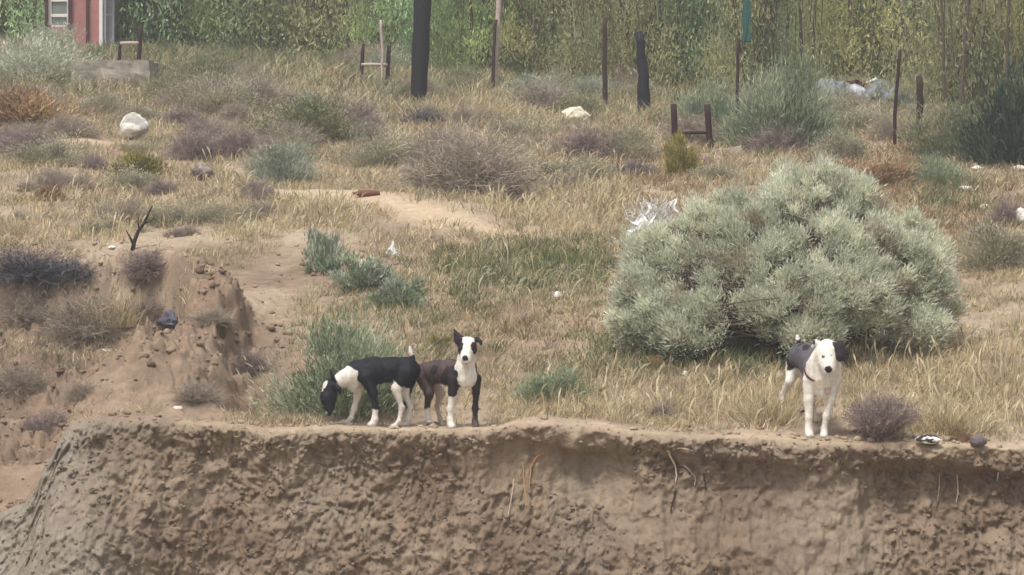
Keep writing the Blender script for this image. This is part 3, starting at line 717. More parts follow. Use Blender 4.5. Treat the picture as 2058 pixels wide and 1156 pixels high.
# tall seed stalks
def stalks(name, ntot, label, zones, seed, hh, curve, cols, wid=.0055):
    r = np.random.default_rng(seed); Z = []
    n = ntot; uu = r.uniform(-.17, .17, n*6); Y = r.uniform(.2, 24, n*6); X = uu*(25+Y); h = hfun(X, Y); px, row = proj(X, Y, h)
    k = (zone(px, row, zones) > r.random(n*6)*.9+.15) & (bare(X, Y) < .6); X, Y, h = X[k][:n], Y[k][:n], h[k][:n]; n = len(X)
    base = np.stack([X, Y, h-.01], 1); L = hh*r.uniform(.6, 1.25, n)
    curve = curve*r.normal(.6, 1., n)
    lean = np.stack([r.normal(size=n)*.22+curve*.35, r.normal(size=n)*.1, np.ones(n)], 1)
    cols = np.array(cols)[r.integers(0, len(cols), n)]*r.uniform(.8, 1.15, (n, 1))
    d1 = unit(lean); m1 = base+d1*L[:, None]*.6
    d2 = unit(d1+np.stack([curve*r.uniform(.5, 1.5, n), r.normal(size=n)*.2, np.full(n, -.1)], 1))
    m2 = m1+d2*L[:, None]*.22
    d3 = unit(d2+np.stack([curve*.8, np.zeros(n), -abs(curve)*.8], 1)); m3 = m2+d3*L[:, None]*.2
    side = np.array([1, 0, 0.])*.5+np.array([0, 0, .0]); ws = wid*np.array([.5, .5, 1.3, .25])
    rows = [base, m1, m2, m3]; Vl = []
    for p_, w0 in zip(rows, ws):
        s2 = unit(np.cross(d2, np.array([0, 1., 0]))); Vl += [p_-s2*w0, p_+s2*w0]
    V = np.stack(Vl, 1).reshape(-1, 3); b = (np.arange(n)*8)[:, None]
    Fc = np.concatenate([b+np.array([i*2, i*2+1, i*2+3, i*2+2]) for i in range(3)])
    tag(obj(name, np_mesh(name, V, Fc, np.repeat(cols, 8, 0), M_grass)), label, 'grass', None, 'stuff')
stalks('seed_grass', 900, 'pale curved seed heads over the dark green grass patch', [(1060, 575, 215, 50, 1), (1130, 420, 180, 90, .5)], 11, .24, .5, [srgb(178, 174, 136), srgb(160, 158, 118), srgb(190, 184, 150)])
stalks('straw_grass', 3800, 'tall pale straw stalks leaning in the wind', Z_STRAW, 12, .22, .25, STRAW)
# fine dry rootlets and straws over the bank edge
r = np.random.default_rng(31); n = 900; xx = r.uniform(-3.4, 4.2, n); xx = xx[(fbm(xx*1.5, 2., seed=97, oct=2)+.25 > r.random(n)*.6)]; n = len(xx); yy = lipY(xx)
zz = hfun(xx, yy+.005); d_ = unit(np.stack([r.normal(size=n)*.5, -1.0+0*xx, r.uniform(-1.6, .5, n)], 1))
B_ = blades(np.stack([xx, yy-.015, zz-r.uniform(0, .05, n)], 1), d_, r.uniform(.04, .15, n), .004, np.array([srgb(170, 150, 122), srgb(120, 100, 80), srgb(90, 74, 62), srgb(190, 174, 140)])[r.integers(0, 4, n)]*r.uniform(.8, 1.2, (n, 1)), .7, 2, r)
tag(obj('rootlets', np_mesh('rootlets', B_[0], B_[1], B_[2], M_grass)), 'fine dry rootlets and straws hanging over the bank edge', 'roots', None, 'stuff')

# ------------------------------------------------------------------ trees behind
def tree_mesh(seed, cols, n=9000, H=4.2, Wd=2.6, leaf=(.05, .13), wid=.020, hang=.0):
    r = np.random.default_rng(seed); cols = np.array(cols)
    nl = 9; limbs = []; cl = []
    for i in range(nl):
        a = r.uniform(0, 6.28); rr_ = r.uniform(.15, .5)*Wd; top = np.array([math.cos(a)*rr_, math.sin(a)*rr_, H*r.uniform(.45, .97)])
        q = wob([r.normal()*.12, r.normal()*.12, -.1], top, 8, .06, r); limbs.append((q, np.linspace(.05, .012, 8)))
        for j in range(8):
            t_ = r.uniform(.08, 1.0); s_ = q[min(7, int(t_*8))]
            e = s_+np.array([r.normal()*.42, r.normal()*.42, r.uniform(.0, .5)])*(Wd/2.6); e[2] = max(e[2], .15)
            limbs.append((wob(s_, e, 4, .03, r), np.linspace(.015, .005, 4))); cl.append((e, r.uniform(.22, .5)))
    cl += [(np.array([r.normal()*Wd*.25, r.normal()*Wd*.25, r.uniform(.1, 1.0)]), r.uniform(.3, .5)) for _ in range(14)]
    C0 = np.array([c[0] for c in cl]); R0 = np.array([c[1] for c in cl]); w_ = r.integers(0, len(cl), n)
    p = C0[w_]+r.normal(size=(n, 3))*R0[w_][:, None]*np.array([.55, .55, .75]); p[:, 2] = np.maximum(p[:, 2], .02)
    d = unit(r.normal(size=(n, 3))*.45+np.array([0, 0, 1.0-2*hang]))
    tone = r.uniform(.65, 1.4, len(cl)); cc = cols[r.integers(0, len(cols), len(cl))]
    c = cc[w_]*tone[w_][:, None]*r.uniform(.75, 1.25, (n, 1))
    A_ = blades(p, d, r.uniform(*leaf, n), wid*r.uniform(.6, 1.4, n), c, .3, 2, r)
    ns = 95; a = r.uniform(0, 6.28, ns); q = np.stack([np.cos(a), np.sin(a), a*0], 1)*(Wd*.5*np.sqrt(r.random(ns)))[:, None]; q[:, 2] = r.uniform(0, H*.5, ns)
    stc = np.array([srgb(176, 170, 140), srgb(150, 150, 112), srgb(120, 108, 92), srgb(92, 84, 74)])[r.integers(0, 4, ns)]
    B_ = blades(q, unit(r.normal(size=(ns, 3))*.10+UP), r.uniform(.5, 1.8, ns), r.uniform(.012, .024, ns), stc, .12, 2, r)
    for _ in range(5):
        x0_, y0_ = r.normal()*Wd*.28, -abs(r.normal())*Wd*.22-.2; limbs.append((wob([x0_, y0_, -.1], [x0_+r.normal()*.25, y0_, r.uniform(2.2, H)], 8, .03, r), np.linspace(.04, .015, 8)))
    return merge([A_, B_]), tubes(limbs, 5)
TK = {
 'green': [srgb(112, 132, 76), srgb(96, 116, 70), srgb(128, 142, 86), srgb(82, 102, 66)],
 'yellow': [srgb(144, 142, 84), srgb(130, 130, 78), srgb(158, 148, 92), srgb(114, 114, 72)],
 'teal': [srgb(100, 132, 98), srgb(86, 118, 88), srgb(118, 146, 108), srgb(76, 106, 80)],
 'olive': [srgb(124, 118, 82), srgb(108, 104, 74), srgb(138, 130, 92), srgb(98, 96, 70)],
 'bright': [srgb(108, 148, 72), srgb(122, 158, 80), srgb(94, 134, 66)],
}
TM = {}
for i, (k_, c_) in enumerate(TK.items()):
    for v_ in range(2):
        (B, S) = tree_mesh(300+i*10+v_, np.minimum((np.array(c_)*.68+srgb(124, 134, 96)*.32)*2.1, .6), 20000)
        TM[(k_, v_)] = (np_mesh(k_+'_tree_crown', B[0], B[1], B[2], M_tree), np_mesh(k_+'_tree_stems', S[0], S[1], None, M_bark))
def tree(kind, px, Y, hm, wm, label=None, group=None, v_=0):
    if Y < 0: Y = hit(px, -Y)[1]
    x = (px-1029)*mpp(Y); z = ground(x, Y)
    cm, sm = TM[(kind, v_)]
    o = empty('willow_tree', (x, Y, z-.05), (px*3.7) % 6.28); o.scale = (wm, wm, hm)
    obj('crown', cm, o); obj('trunk', sm, o)
    tag(o, label, 'tree', group)
words_ = {'green': 'mid-green', 'yellow': 'yellowish green', 'teal': 'bluish green', 'olive': 'dull olive', 'bright': 'bright light-green'}
front = [  # front row: px, kind, depth, height scale, place
 (-40, 'olive', 40, 1.0, 'at the left edge beside the red hut'), (20, 'yellow', 37, .95, 'directly left of the red hut'), (265, 'olive', 43, 1.0, 'right of the red hut'), (345, 'bright', 42, 1.0, 'behind the left-hand low rusty frame'),
 (425, 'teal', 40, .95, 'right of the leftmost thin dark post'), (500, 'green', 42, 1.0, 'left of the short dark stake'), (570, 'teal', 40, .9, 'behind the short dark stake'), (650, 'yellow', 42, .95, 'left of the tall pale pipe'),
 (720, 'olive', 40, .9, 'behind the middle low rusty frame'), (800, 'green', 43, 1.0, 'just left of the thick dark pole'), (900, 'teal', 38, .9, 'just right of the thick dark pole'), (965, 'green', 41, 1.0, 'left of the pale-barked post'),
 (1060, 'yellow', 36, 1.0, 'right of the pale-barked post'), (1140, 'olive', 37, .85, 'left of the straight thin brown post'), (1250, 'olive', 38, .9, 'left of the stout dark stump'), (1350, 'green', 36, 1.0, 'right of the stout dark stump'),
 (1430, 'teal', 33, .8, 'left of the teal rag'), (1530, 'olive', 33, 1.0, 'right of the teal rag'), (1610, 'yellow', 36, 1.0, 'above the left end of the stone pile'), (1690, 'teal', 38, 1.0, 'behind the broken grey stump'),
 (1770, 'olive', 36, 1.0, 'above the right end of the stone pile'), (1850, 'green', 34, 1.0, 'behind the stout brown post'), (1930, 'olive', 33, 1.0, 'left of the dark cypress-like bush'), (2010, 'green', 34, 1.0, 'above the dark cypress-like bush'), (2090, 'yellow', 34, 1.0, 'at the right edge of the grove')]
for i, (px, k_, Y, hm, pl) in enumerate(front):
    tree(k_, px, -float(np.interp(px, [-100, 250, 600, 680, 900, 1250, 1540, 1600, 1850, 1930, 2100], [72, 76, 88, 120, 152, 185, 205, 145, 145, 230, 250]))+(i*37 % 11)*1.2, hm, .8, '%s willow tree %s' % (words_[k_], pl), 'willow trees behind the fence', i % 2)
kk = ['green', 'yellow', 'teal', 'green', 'olive', 'teal']
for row_, (Y, hm, wm, dx) in enumerate([(38, 1.0, 1.2, 115), (45, 1.2, 1.4, 125), (53, 1.5, 1.5, 140)]):
    for i in range(20):
        px = -260+i*dx+row_*60+rr.uniform(-20, 20)
        tree(kk[(i*5+row_*3) % 6], px, Y+rr.uniform(-1.5, 1.5), hm*rr.uniform(.9, 1.1), wm, 'tall willow tree in the dense back rows of the grove', 'tall willow trees in the back rows of the grove', (i+row_) % 2)
# dark conifer-like bush at the right edge
shrub('dark', 2035, 335, 190, 180, 'dark_bush', 'dark bluish-green cypress-like bush at the right edge of the grove', 'bush')
#@@NEXT
# ------------------------------------------------------------------ rocks and scraps
def rock(px, row, wpx, hpx, c1, c2, name, label, cat='stone', seed=1, amp=.25, sharp=.5, depth=.8, sink=.25, group=None, at=None, c2at=None):
    p = hit(px, row) if at is None else np.array(at); m = mpp(p[1])
    V, Fc = ICO3; V = V.copy(); n = V.copy()
    d = fbm(V[:, 0]*1.3+seed, V[:, 1]*1.3, V[:, 2]*1.3, seed=seed, oct=3)
    f = np.abs(fbm(V[:, 0]*2.6+seed, V[:, 1]*2.6, V[:, 2]*2.6, seed=seed+3, oct=3))
    V *= (1+amp*d*1.6-sharp*amp*f+.03*fbm(n[:, 0]*9, n[:, 1]*9, n[:, 2]*9, seed=seed, oct=2))[:, None]
    V[:, 2] = np.where(V[:, 2] < 0, V[:, 2]*.6, V[:, 2])
    c = np.where((fbm(n[:, 0]*1.8+3, n[:, 1]*1.8, n[:, 2]*1.8, seed=seed+9, oct=3) > .08)[:, None], c2, c1)*(1+.12*f[:, None])
    V *= np.array([wpx*m/2, wpx*m/2*depth, hpx*m*(1-sink*.5)*.62])
    o = obj(name, np_mesh(name, V, Fc, c, M_stone, True), None, (p[0], p[1], p[2]+hpx*m*.36))
    return tag(o, label, cat, group)
W1, W2 = srgb(226, 222, 212), srgb(196, 192, 186)
rock(272, 282, 58, 62, W1, srgb(170, 164, 156), 'boulder', 'large white boulder in the grass left of the purple-grey shrub', 'boulder', 3, .2)
rock(1158, 252, 56, 40, srgb(216, 208, 180), srgb(188, 180, 156), 'stone', 'cream stone sitting above the dark purple-brown shrub', 'stone', 5)
rock(405, 362, 42, 34, srgb(150, 138, 128), srgb(110, 98, 94), 'stone', 'grey-brown lump of rock below the purple-grey shrub', 'stone', 7, .35)
rock(1120, 602, 15, 17, W1, W2, 'stone', 'small white stone at the lower edge of the dark green grass patch', 'stone', 8)
rock(1967, 900, 34, 28, srgb(112, 102, 104), srgb(92, 82, 86), 'stone', 'dark round purple-grey stone on the bank edge near the right side', 'stone', 9, .15)
rock(1866, 894, 50, 24, W1, srgb(60, 54, 58), 'stone', 'flat white and black stone on the bank edge right of the tumbleweed', 'stone', 10, .3)
rock(686, 272, 13, 15, W1, W2, 'stone', 'tiny white stone under the purple-grey shrub beside the wide olive shrub', 'stone', 12)
rock(1940, 386, 30, 14, W1, srgb(200, 184, 164), 'stone', 'flat white stone above the dark grey-green shrub at right', 'stone', 13)
rock(1964, 344, 22, 12, W1, srgb(200, 184, 164), 'stone', 'small pale stone left of the foot of the dark cypress-like bush', 'stone', 14)
rock(2048, 345, 24, 14, W1, srgb(200, 184, 164), 'stone', 'pale stone at the foot of the dark cypress-like bush', 'stone', 15)
rock(1978, 422, 20, 14, W1, srgb(200, 184, 164), 'stone', 'small pale stone left of the purple-brown twig shrub at the right edge', 'stone', 16)
rock(2054, 452, 26, 38, W1, W2, 'stone', 'upright white stone cut by the right edge of the photo', 'stone', 17)
rock(208, 712, 40, 12, W1, srgb(190, 176, 160), 'stone', 'flat white stone on the gully wall below the straw tuft', 'stone', 18)
rock(358, 826, 22, 12, W1, srgb(200, 186, 166), 'stone', 'small pale stone at the foot of the dirt slope', 'stone', 19)
rock(455, 320, 16, 14, W1, W2, 'stone', 'small white stone right of the purple-grey shrub on the left slope', 'stone', 20)
rock(225, 502, 16, 8, W1, W2, 'stone', 'tiny white stone on the rim left of the forked dead branch', 'stone', 21)
rock(1378, 757, 11, 12, W1, W2, 'stone', 'tiny white stone in the grass under the big sagebrush', 'stone', 22)
rock(344, 668, 48, 34, srgb(104, 104, 118), srgb(84, 80, 96), 'cloth_bundle', 'crumpled bluish bundle at the head of the dirt slope', 'bundle', 24, .5, 1.2)
rock(1716, 216, 64, 50, srgb(196, 200, 206), srgb(140, 144, 152), 'tub', 'rounded white and grey tub lying against the grey stone pile', 'tub', 31, .12)
for i, (px, row, w_, h_) in enumerate([(1668, 218, 74, 64), (1708, 196, 56, 32), (1768, 220, 70, 62), (1806, 224, 66, 58), (1838, 226, 44, 46)]):
    rock(px, row, w_, h_, srgb(128, 134, 138), srgb(100, 104, 110), 'grey_stone', ['leftmost grey stone of the pile behind the fence', 'grey stone at the back of the pile above the white tub', 'grey stone of the pile just right of the white tub', 'grey stone of the pile crossed by the thin rusty post', 'rightmost grey stone of the pile beside the stout brown post'][i], 'stone', 40+i, .3, group='grey stones of the pile')
def crumple(px, row, wpx, hpx, c, name, label, cat, seed, at=None, solid=.004, hole=0, rz=0.):
    """a crumpled sheet with a little thickness"""
    p = hit(px, row) if at is None else np.array(at); m = mpp(p[1]); k = 26
    a, b = np.meshgrid(np.linspace(-1, 1, k), np.linspace(0, 1, k))
    x = a*(.5+.18*vnoise(b*3+seed, 1., seed=seed)); z = b*(.75+.4*vnoise(a*2+seed, 4., seed=seed+1)) ; y = .35*fbm(a*2+seed, b*2, seed=seed+2, oct=3)
    V = np.stack([x*wpx*m, y*wpx*m, z*hpx*m], -1).reshape(-1, 3)
    n = k*k; Fc = grid_faces(k, k)
    o = obj(name, np_mesh(name, V, Fc, np.broadcast_to(c, (n, 3))*(1+.1*vnoise(V[:, 0]*40, V[:, 2]*40)[:, None]), M_stone, True), None, (p[0], p[1], p[2]-.01))
    o.rotation_euler = (0, 0, rz)
    md = o.modifiers.new('s', 'SOLIDIFY'); md.thickness = solid
    return tag(o, label, cat)
crumple(790, 516, 24, 34, srgb(236, 234, 228), 'plastic_scrap', 'upright white scrap standing in the grass in the middle of the slope', 'scrap', 3)
crumple(1722, 176, 44, 26, srgb(116, 60, 66), 'cloth_scrap', 'dark red cloth draped on the grey stone pile', 'cloth', 5, at=P(1722, 182, hit(1705, 196)[1]-.45))
crumple(1500, 84, 16, 92, srgb(52, 96, 88), 'rag', 'teal rag hanging above the thin post in the trees', 'rag', 8, at=P(1500, 84, hit(1483, 250)[1]+.25))
# white bleached brush beside the big bush
def dead_branches(px, row, wpx, hpx, c, name, label, cat, n, seed, wid):
    r = np.random.default_rng(seed); p = hit(px, row); m = mpp(p[1]); paths = []
    for i in range(n):
        b = np.array([r.normal()*.18*wpx*m, r.normal()*.05, 0]); e = b+np.array([r.uniform(-.5, .5)*wpx*m, r.uniform(-.08, .08), r.uniform(.3, 1.)*hpx*m])
        q = wob(b, e, 6, .012, r); paths.append((q, np.linspace(wid, wid*.4, 6)))
        for j in range(3):
            s_ = q[r.integers(2, 5)]; paths.append((wob(s_, s_+np.array([r.normal()*.07, r.normal()*.04, r.uniform(.02, .12)]), 4, .008, r), np.linspace(wid*.6, wid*.2, 4)))
    V, Fc = capped(paths, 6)
    o = obj(name, np_mesh(name, V, Fc, np.broadcast_to(c, (len(V), 3)), M_stone, True), None, tuple(p)); return tag(o, label, cat)
dead_branches(1296, 472, 90, 80, srgb(206, 204, 196), 'bleached_brush', 'white bleached dead brush at the upper left of the big sagebrush', 'dead branches', 30, 4, .008)
crumple(1330, 448, 60, 52, srgb(226, 224, 218), 'plastic_sheet', 'crumpled white sheet behind the bleached brush', 'plastic sheet', 17)
crumple(1290, 478, 60, 66, srgb(230, 228, 222), 'plastic_bag', 'crumpled white plastic bag caught below the bleached brush', 'bag', 12)
crumple(1284, 404, 18, 14, srgb(226, 216, 204), 'plastic_scrap', 'small pale scrap above the bleached brush', 'scrap', 14)

# ------------------------------------------------------------------ posts and frames
def strip(px, row): return hit(px, row)
def post(pts, wpx, m_, name, label, cat='post', group=None, sink=.15, taper=.9, knob=0, sides=8, k=9, amp=.004, seed=1):
    """pts: photo points from the foot up; stands at the ground depth of its foot"""
    f = hit(*pts[0]); Y = f[1]; r = np.random.default_rng(seed+int(pts[0][0]))
    q = [P(a, b, Y) for a, b in pts]; q[0] = np.array([q[0][0], Y, f[2]-sink])
    q = np.array(q); ts = np.linspace(0, 1, len(q)); tt = np.linspace(0, 1, k)
    pp = np.stack([np.interp(tt, ts, q[:, i]) for i in range(3)], 1)-f
    pp += r.normal(size=pp.shape)*amp
    V, Fc = capped([(pp, np.linspace(1, taper, k)*wpx*mpp(Y)/2*(1+r.normal(size=k)*.05))], sides)
    o = obj(name, np_mesh(name, V, Fc, None, m_, True), None, tuple(f)); return tag(o, label, cat, group)
post([(840, 208), (847, 60), (855, -140)], 35, M_pole, 'utility_pole', 'thick dark tarred pole, the widest upright in the photo', 'pole', taper=.97, sides=20, amp=.001)
post([(388, 95), (391, 40), (396, -60)], 8, M_rust, 'fence_post', 'leftmost thin dark post, between the left and middle low frames', 'fence post')
post([(590, 112), (590, 62)], 6, M_rust, 'fence_stake', 'short thin dark stake left of the middle low frame', 'fence post')
post([(994, 180), (998, 90), (1005, -30)], 13, M_pale, 'fence_post', 'pale-barked knobbly post right of the thick dark pole', 'fence post', amp=.008)
post([(991, 182), (992, 100), (997, 40)], 7, M_postwood, 'wood_stake', 'dark brown stake lashed to the left side of the pale-barked post', 'stake')
post([(1217, 224), (1215, 130), (1216, 36)], 10, M_postwood, 'fence_post', 'straight thin brown post with pale right side, left of the stout dark stump', 'fence post')
post([(1483, 252), (1482, 170), (1484, 78)], 7, M_rust, 'fence_post', 'thin rusty post directly under the teal rag', 'fence post')
post([(1797, 300), (1801, 200), (1808, 100)], 8, M_rust, 'fence_post', 'slightly leaning rusty post in front of the grey stone pile', 'fence post')
post([(1846, 287), (1850, 220), (1849, 155)], 15, M_postwood, 'fence_post', 'stout short brown post right of the grey stone pile', 'fence post', amp=.01)
post([(1297, 232), (1294, 150), (1283, 64)], 28, M_pole, 'burnt_trunk', 'stout dark trunk stump tapering upward behind the grass', 'stump', taper=.6, sides=12, amp=.012)
post([(1718, 150), (1716, 125), (1718, 98)], 26, mat_simple('grey_stump_wood', srgb(98, 96, 104), .9, .35, 9, bump=.5), 'broken_stump', 'broken grey stump standing behind the grey stone pile', 'stump', amp=.01, sides=12)
post([(766, 174), (769, 110), (766, 40)], 6, M_pale, 'pipe', 'tall thin pale pipe rising behind the middle low frame', 'pipe')
post([(1502, 84), (1503, 20), (1500, -60)], 4, M_pale, 'stick', 'thin pale stick holding the teal rag', 'stick', sink=.0)
post([(1733, 176), (1745, 166), (1762, 158)], 7, M_white, 'pale_stick', 'short pale stick lying on the grey stone pile', 'stick', sink=.0)
def low_frame(Lp, Rp, bar, wl, wr, wb, barmat, label, base=None):
    f = hit(*Rp[0]) if base is None else P(*Rp[0], base); Y = f[1]
    root = empty('low_gate', tuple(f))
    for pts, w_ in ((Lp, wl), (Rp, wr)):
        q = np.array([P(a, b, Y) for a, b in pts]); q[0][2] = (min(q[0][2], ground(q[0][0], Y))-.1) if base is None else q[0][2]-.06
        V, Fc = capped([(wob(q[0], q[1], 6, .002, rng)-f, np.linspace(1, .95, 6)*w_*mpp(Y)/2)], 10)
        obj('upright', np_mesh('upright', V, Fc, None, M_rust, True), root)
    q = np.array([P(a, b, Y-.012) for a, b in bar])
    V, Fc = capped([(wob(q[0], q[1], 5, .002, rng)-f, np.full(5, wb*mpp(Y)/2))], 8)
    obj('crossbar', np_mesh('crossbar', V, Fc, None, barmat, True), root)
    return tag(root, label, 'frame', 'low pipe frames on the slope')
low_frame([(239, 124), (242, 80)], [(278, 124), (284, 52)], [(241, 87), (281, 87)], 7, 9, 7, M_pale, 'left-hand low rusty frame with one tall upright, standing on the old concrete slab', base=hit(225, 172)[1]+.5)
low_frame([(724, 173), (730, 88)], [(777, 173), (782, 92)], [(726, 130), (780, 130)], 8, 9, 7, M_pale, 'middle low rusty frame with a pale crossbar, left of the thick dark pole')
low_frame([(1358, 285), (1354, 210)], [(1430, 304), (1422, 210)], [(1357, 267), (1427, 267)], 13, 13, 6, M_rust, 'right-hand low rusty frame with a dark crossbar and thick uprights')

def box_mesh(w_, d_, h_, bev=.0, nz=0, seed=0):
    bm = bmesh.new(); bmesh.ops.create_cube(bm, size=1.0)
    for v_ in bm.verts: v_.co = (v_.co.x*w_, v_.co.y*d_, v_.co.z*h_)
    if nz:
        bmesh.ops.subdivide_edges(bm, edges=bm.edges[:], cuts=nz, use_grid_fill=True)
    if bev and not nz: bmesh.ops.bevel(bm, geom=bm.edges[:], offset=bev, segments=2, affect='EDGES')
    return bm
def bm_obj(name, bm, m_, parent=None, loc=(0, 0, 0), rot=(0, 0, 0), noise=0, seed=0, smooth=False):
    me = bpy.data.meshes.new(name); bm.to_mesh(me); bm.free()
    if noise:
        V = np.array([v_.co[:] for v_ in me.vertices])
        V += noise*np.stack([fbm(V[:, 0]*5+i*7+seed, V[:, 1]*5, V[:, 2]*5, seed=seed+i, oct=3) for i in range(3)], 1)
        me.vertices.foreach_set('co', V.astype(np.float32).ravel())
    me.materials.append(m_)
    if smooth: me.polygons.foreach_set('use_smooth', np.ones(len(me.polygons), dtype=bool))
    o = bpy.data.objects.new(name, me); o.location = loc; o.rotation_euler = rot; return link(o, parent)
# concrete slab under the left frame
q = hit(225, 172); Yq = q[1]; mm = mpp(Yq)
o = bm_obj('concrete_slab', box_mesh(160*mm, 2.2, .62, nz=14), M_conc, None, (P(225, 122, Yq)[0], Yq+1.0, P(225, 122, Yq)[2]-.29), (R(1), 0, R(-1)), .05, 4)
tag(o, 'old cracked grey concrete slab sticking out of the slope under the left-hand low frame', 'slab')
# pale plank under the right frame
for (a, b, w_, nm) in (((1368, 322), (1430, 312), 11, 'long pale weathered plank at the foot of the right-hand low frame'), ((1436, 310), (1490, 300), 12, 'short pale board just right of the long plank at the right-hand low frame')):
    f = hit(*a); A_ = P(*a, f[1]-.1); B_ = P(*b, f[1]-.1); c_ = (A_+B_)/2; L_ = np.linalg.norm(B_-A_)
    o = bm_obj('plank', box_mesh(L_, .16, w_*mpp(f[1]), nz=6), M_pale, None, tuple(c_), (0, -math.atan2(B_[2]-A_[2], B_[0]-A_[0]), 0), .02, int(a[0]))
    tag(o, nm, 'plank')
f = hit(736, 396); A_ = np.array([-26*mpp(f[1]), 0, .0]); r = np.random.default_rng(3)
V, Fc = capped([(wob(A_, -A_+np.array([0, .05, .02]), 7, .004, r), np.array([.4, .7, 1, 1.05, 1, .9, .6])*.036)], 8)
tag(obj('log', np_mesh('log', V, Fc, None, mat_simple('red_wood', srgb(120, 76, 66), .9, .3, 12, bump=.4), True), None, (f[0], f[1], f[2]+.03)), 'short reddish brown log lying on the sandy crest', 'log')
# forked dead branch at the gully rim
f = hit(268, 503); Yb_ = f[1]; r = np.random.default_rng(8)
def pw(l): return np.array([P(a, b, Yb_) for a, b in l])-f
paths = [(pw([(266, 505), (270, 485), (278, 465), (290, 448), (298, 430), (306, 414)]), np.array([.022, .02, .018, .014, .010, .006])),
         (pw([(268, 492), (262, 478), (256, 468), (253, 462)]), np.array([.014, .010, .007, .004])), (pw([(280, 462), (277, 448), (279, 436)]), np.array([.010, .007, .004])), (pw([(290, 448), (302, 446), (310, 438)]), np.array([.009, .006, .003]))]
V, Fc = capped(paths, 7); tag(obj('dead_branch', np_mesh('dead_branch', V, Fc, None, M_postwood, True), None, tuple(f)), 'forked dark dead branch standing on the rim of the gully', 'branch')
# pale stalk behind the sniffing dog
post([(658, 742), (656, 725), (651, 708)], 6, M_white, 'pale_stalk', 'short white stalk in front of the bushy blue-green shrub, above the sniffing dog', 'stalk', sink=0)

# ------------------------------------------------------------------ red hut
f = hit(150, 98); Yh = f[1]; m = mpp(Yh); x0, x1 = P(92, 60, Yh)[0], P(202, 60, Yh)[0]; zb = f[2]-.3; Hh = 3.0
hut = empty('hut', ((x0+x1)/2, Yh, zb)); Wh = x1-x0
M_red = mat_simple('faded_red_boards', srgb(168, 112, 108), .85, .16, 6, bump=.2)
M_dpost = mat_simple('dark_stained_wood', srgb(70, 40, 44), .8, .2, 14)
M_glass = mat_simple('dusty_glass', srgb(120, 128, 122), .25, .12, 4, spec=.5)
M_side = mat_simple('grey_sheet', srgb(142, 142, 150), .7, .14, 8)
def hx(px): return P(px, 60, Yh)[0]-hut.location.x
def hz(row): return P(150, row, Yh)[2]-zb
bm = bmesh.new()
def addbox(bm, a, b):
    r_ = bmesh.ops.create_cube(bm, size=1.0); 
    for v_ in r_['verts']: v_.co = ((a[0]+b[0])/2+v_.co.x*(b[0]-a[0]), (a[1]+b[1])/2+v_.co.y*(b[1]-a[1]), (a[2]+b[2])/2+v_.co.z*(b[2]-a[2]))
wl, wr, wt, wbm = hx(97), hx(138), hz(-62), hz(54)
addbox(bm, (-Wh/2, 0, 0), (wl, .12, Hh)); addbox(bm, (wr, 0, 0), (Wh/2, .12, Hh)); addbox(bm, (wl, 0, 0), (wr, .12, wbm)); addbox(bm, (wl, 0, wt), (wr, .12, Hh))
bm_obj('wall', bm, M_red, hut)
bm = bmesh.new(); addbox(bm, (Wh/2, .0, 0), (Wh/2+.1, 3.0, Hh)); addbox(bm, (-Wh/2, .125, 0), (-Wh/2+.1, 2.9, Hh)); bm_obj('side_wall', bm, M_side, hut)
bm = bmesh.new(); addbox(bm, (-Wh/2, 2.9, 0), (Wh/2, 3.0, Hh)); bm_obj('back_wall', bm, M_side, hut)
bm = bmesh.new(); addbox(bm, (-Wh/2-.25, -.3, Hh), (Wh/2+.25, 3.2, Hh+.08)); bm_obj('roof', bm, M_conc, hut)
wn = bm_obj('window', box_mesh(wr-wl-.02, .03, wt-wbm-.02), M_glass, hut, ((wl+wr)/2, .07, (wt+wbm)/2))
bm = bmesh.new(); cx_ = (wl+wr)/2; cz_ = (wt+wbm)/2; hw = (wr-wl)/2; hh_ = (wt-wbm)/2; s_ = 6*m
for (a, b) in (((-hw, -hh_), (-hw+s_, hh_)), ((hw-s_*.6, -hh_), (hw, hh_)), ((-hw, -hh_), (hw, -hh_+s_*.5))): addbox(bm, (a[0], -.05, a[1]), (b[0], .0, b[1]))
for rw in (31, 0, -31): z_ = hz(rw)-cz_; addbox(bm, (-hw+s_, -.047, z_-3*m), (hw-s_*.6, -.003, z_+3*m))
fr = bm_obj('frame', bm, M_white, wn)
for px_, w_ in ((94, 6), (141, 7), (176, 5)):
    bm = bmesh.new(); addbox(bm, (hx(px_)-w_*m/2, -.06, .1), (hx(px_)+w_*m/2, -.003, Hh-.02)); bm_obj('batten', bm, M_dpost, hut)
bm = bmesh.new(); addbox(bm, (Wh/2-.02, -.04, .1), (Wh/2+.04, -.004, Hh-.02)); bm_obj('corner_trim', bm, M_white, hut)
tag(hut, 'faded red hut with a white-framed window at the top left of the slope', 'hut')
# thin grey sheet leaning beside the hut
o = bm_obj('metal_sheet', box_mesh(20*m, .02, 2.6, .004), M_side, None, (P(214, 60, Yh)[0]+.03, Yh+.25, zb+1.35), (R(-6), 0, 0)); tag(o, 'tall bluish grey sheet leaning against the right corner of the red hut', 'sheet')

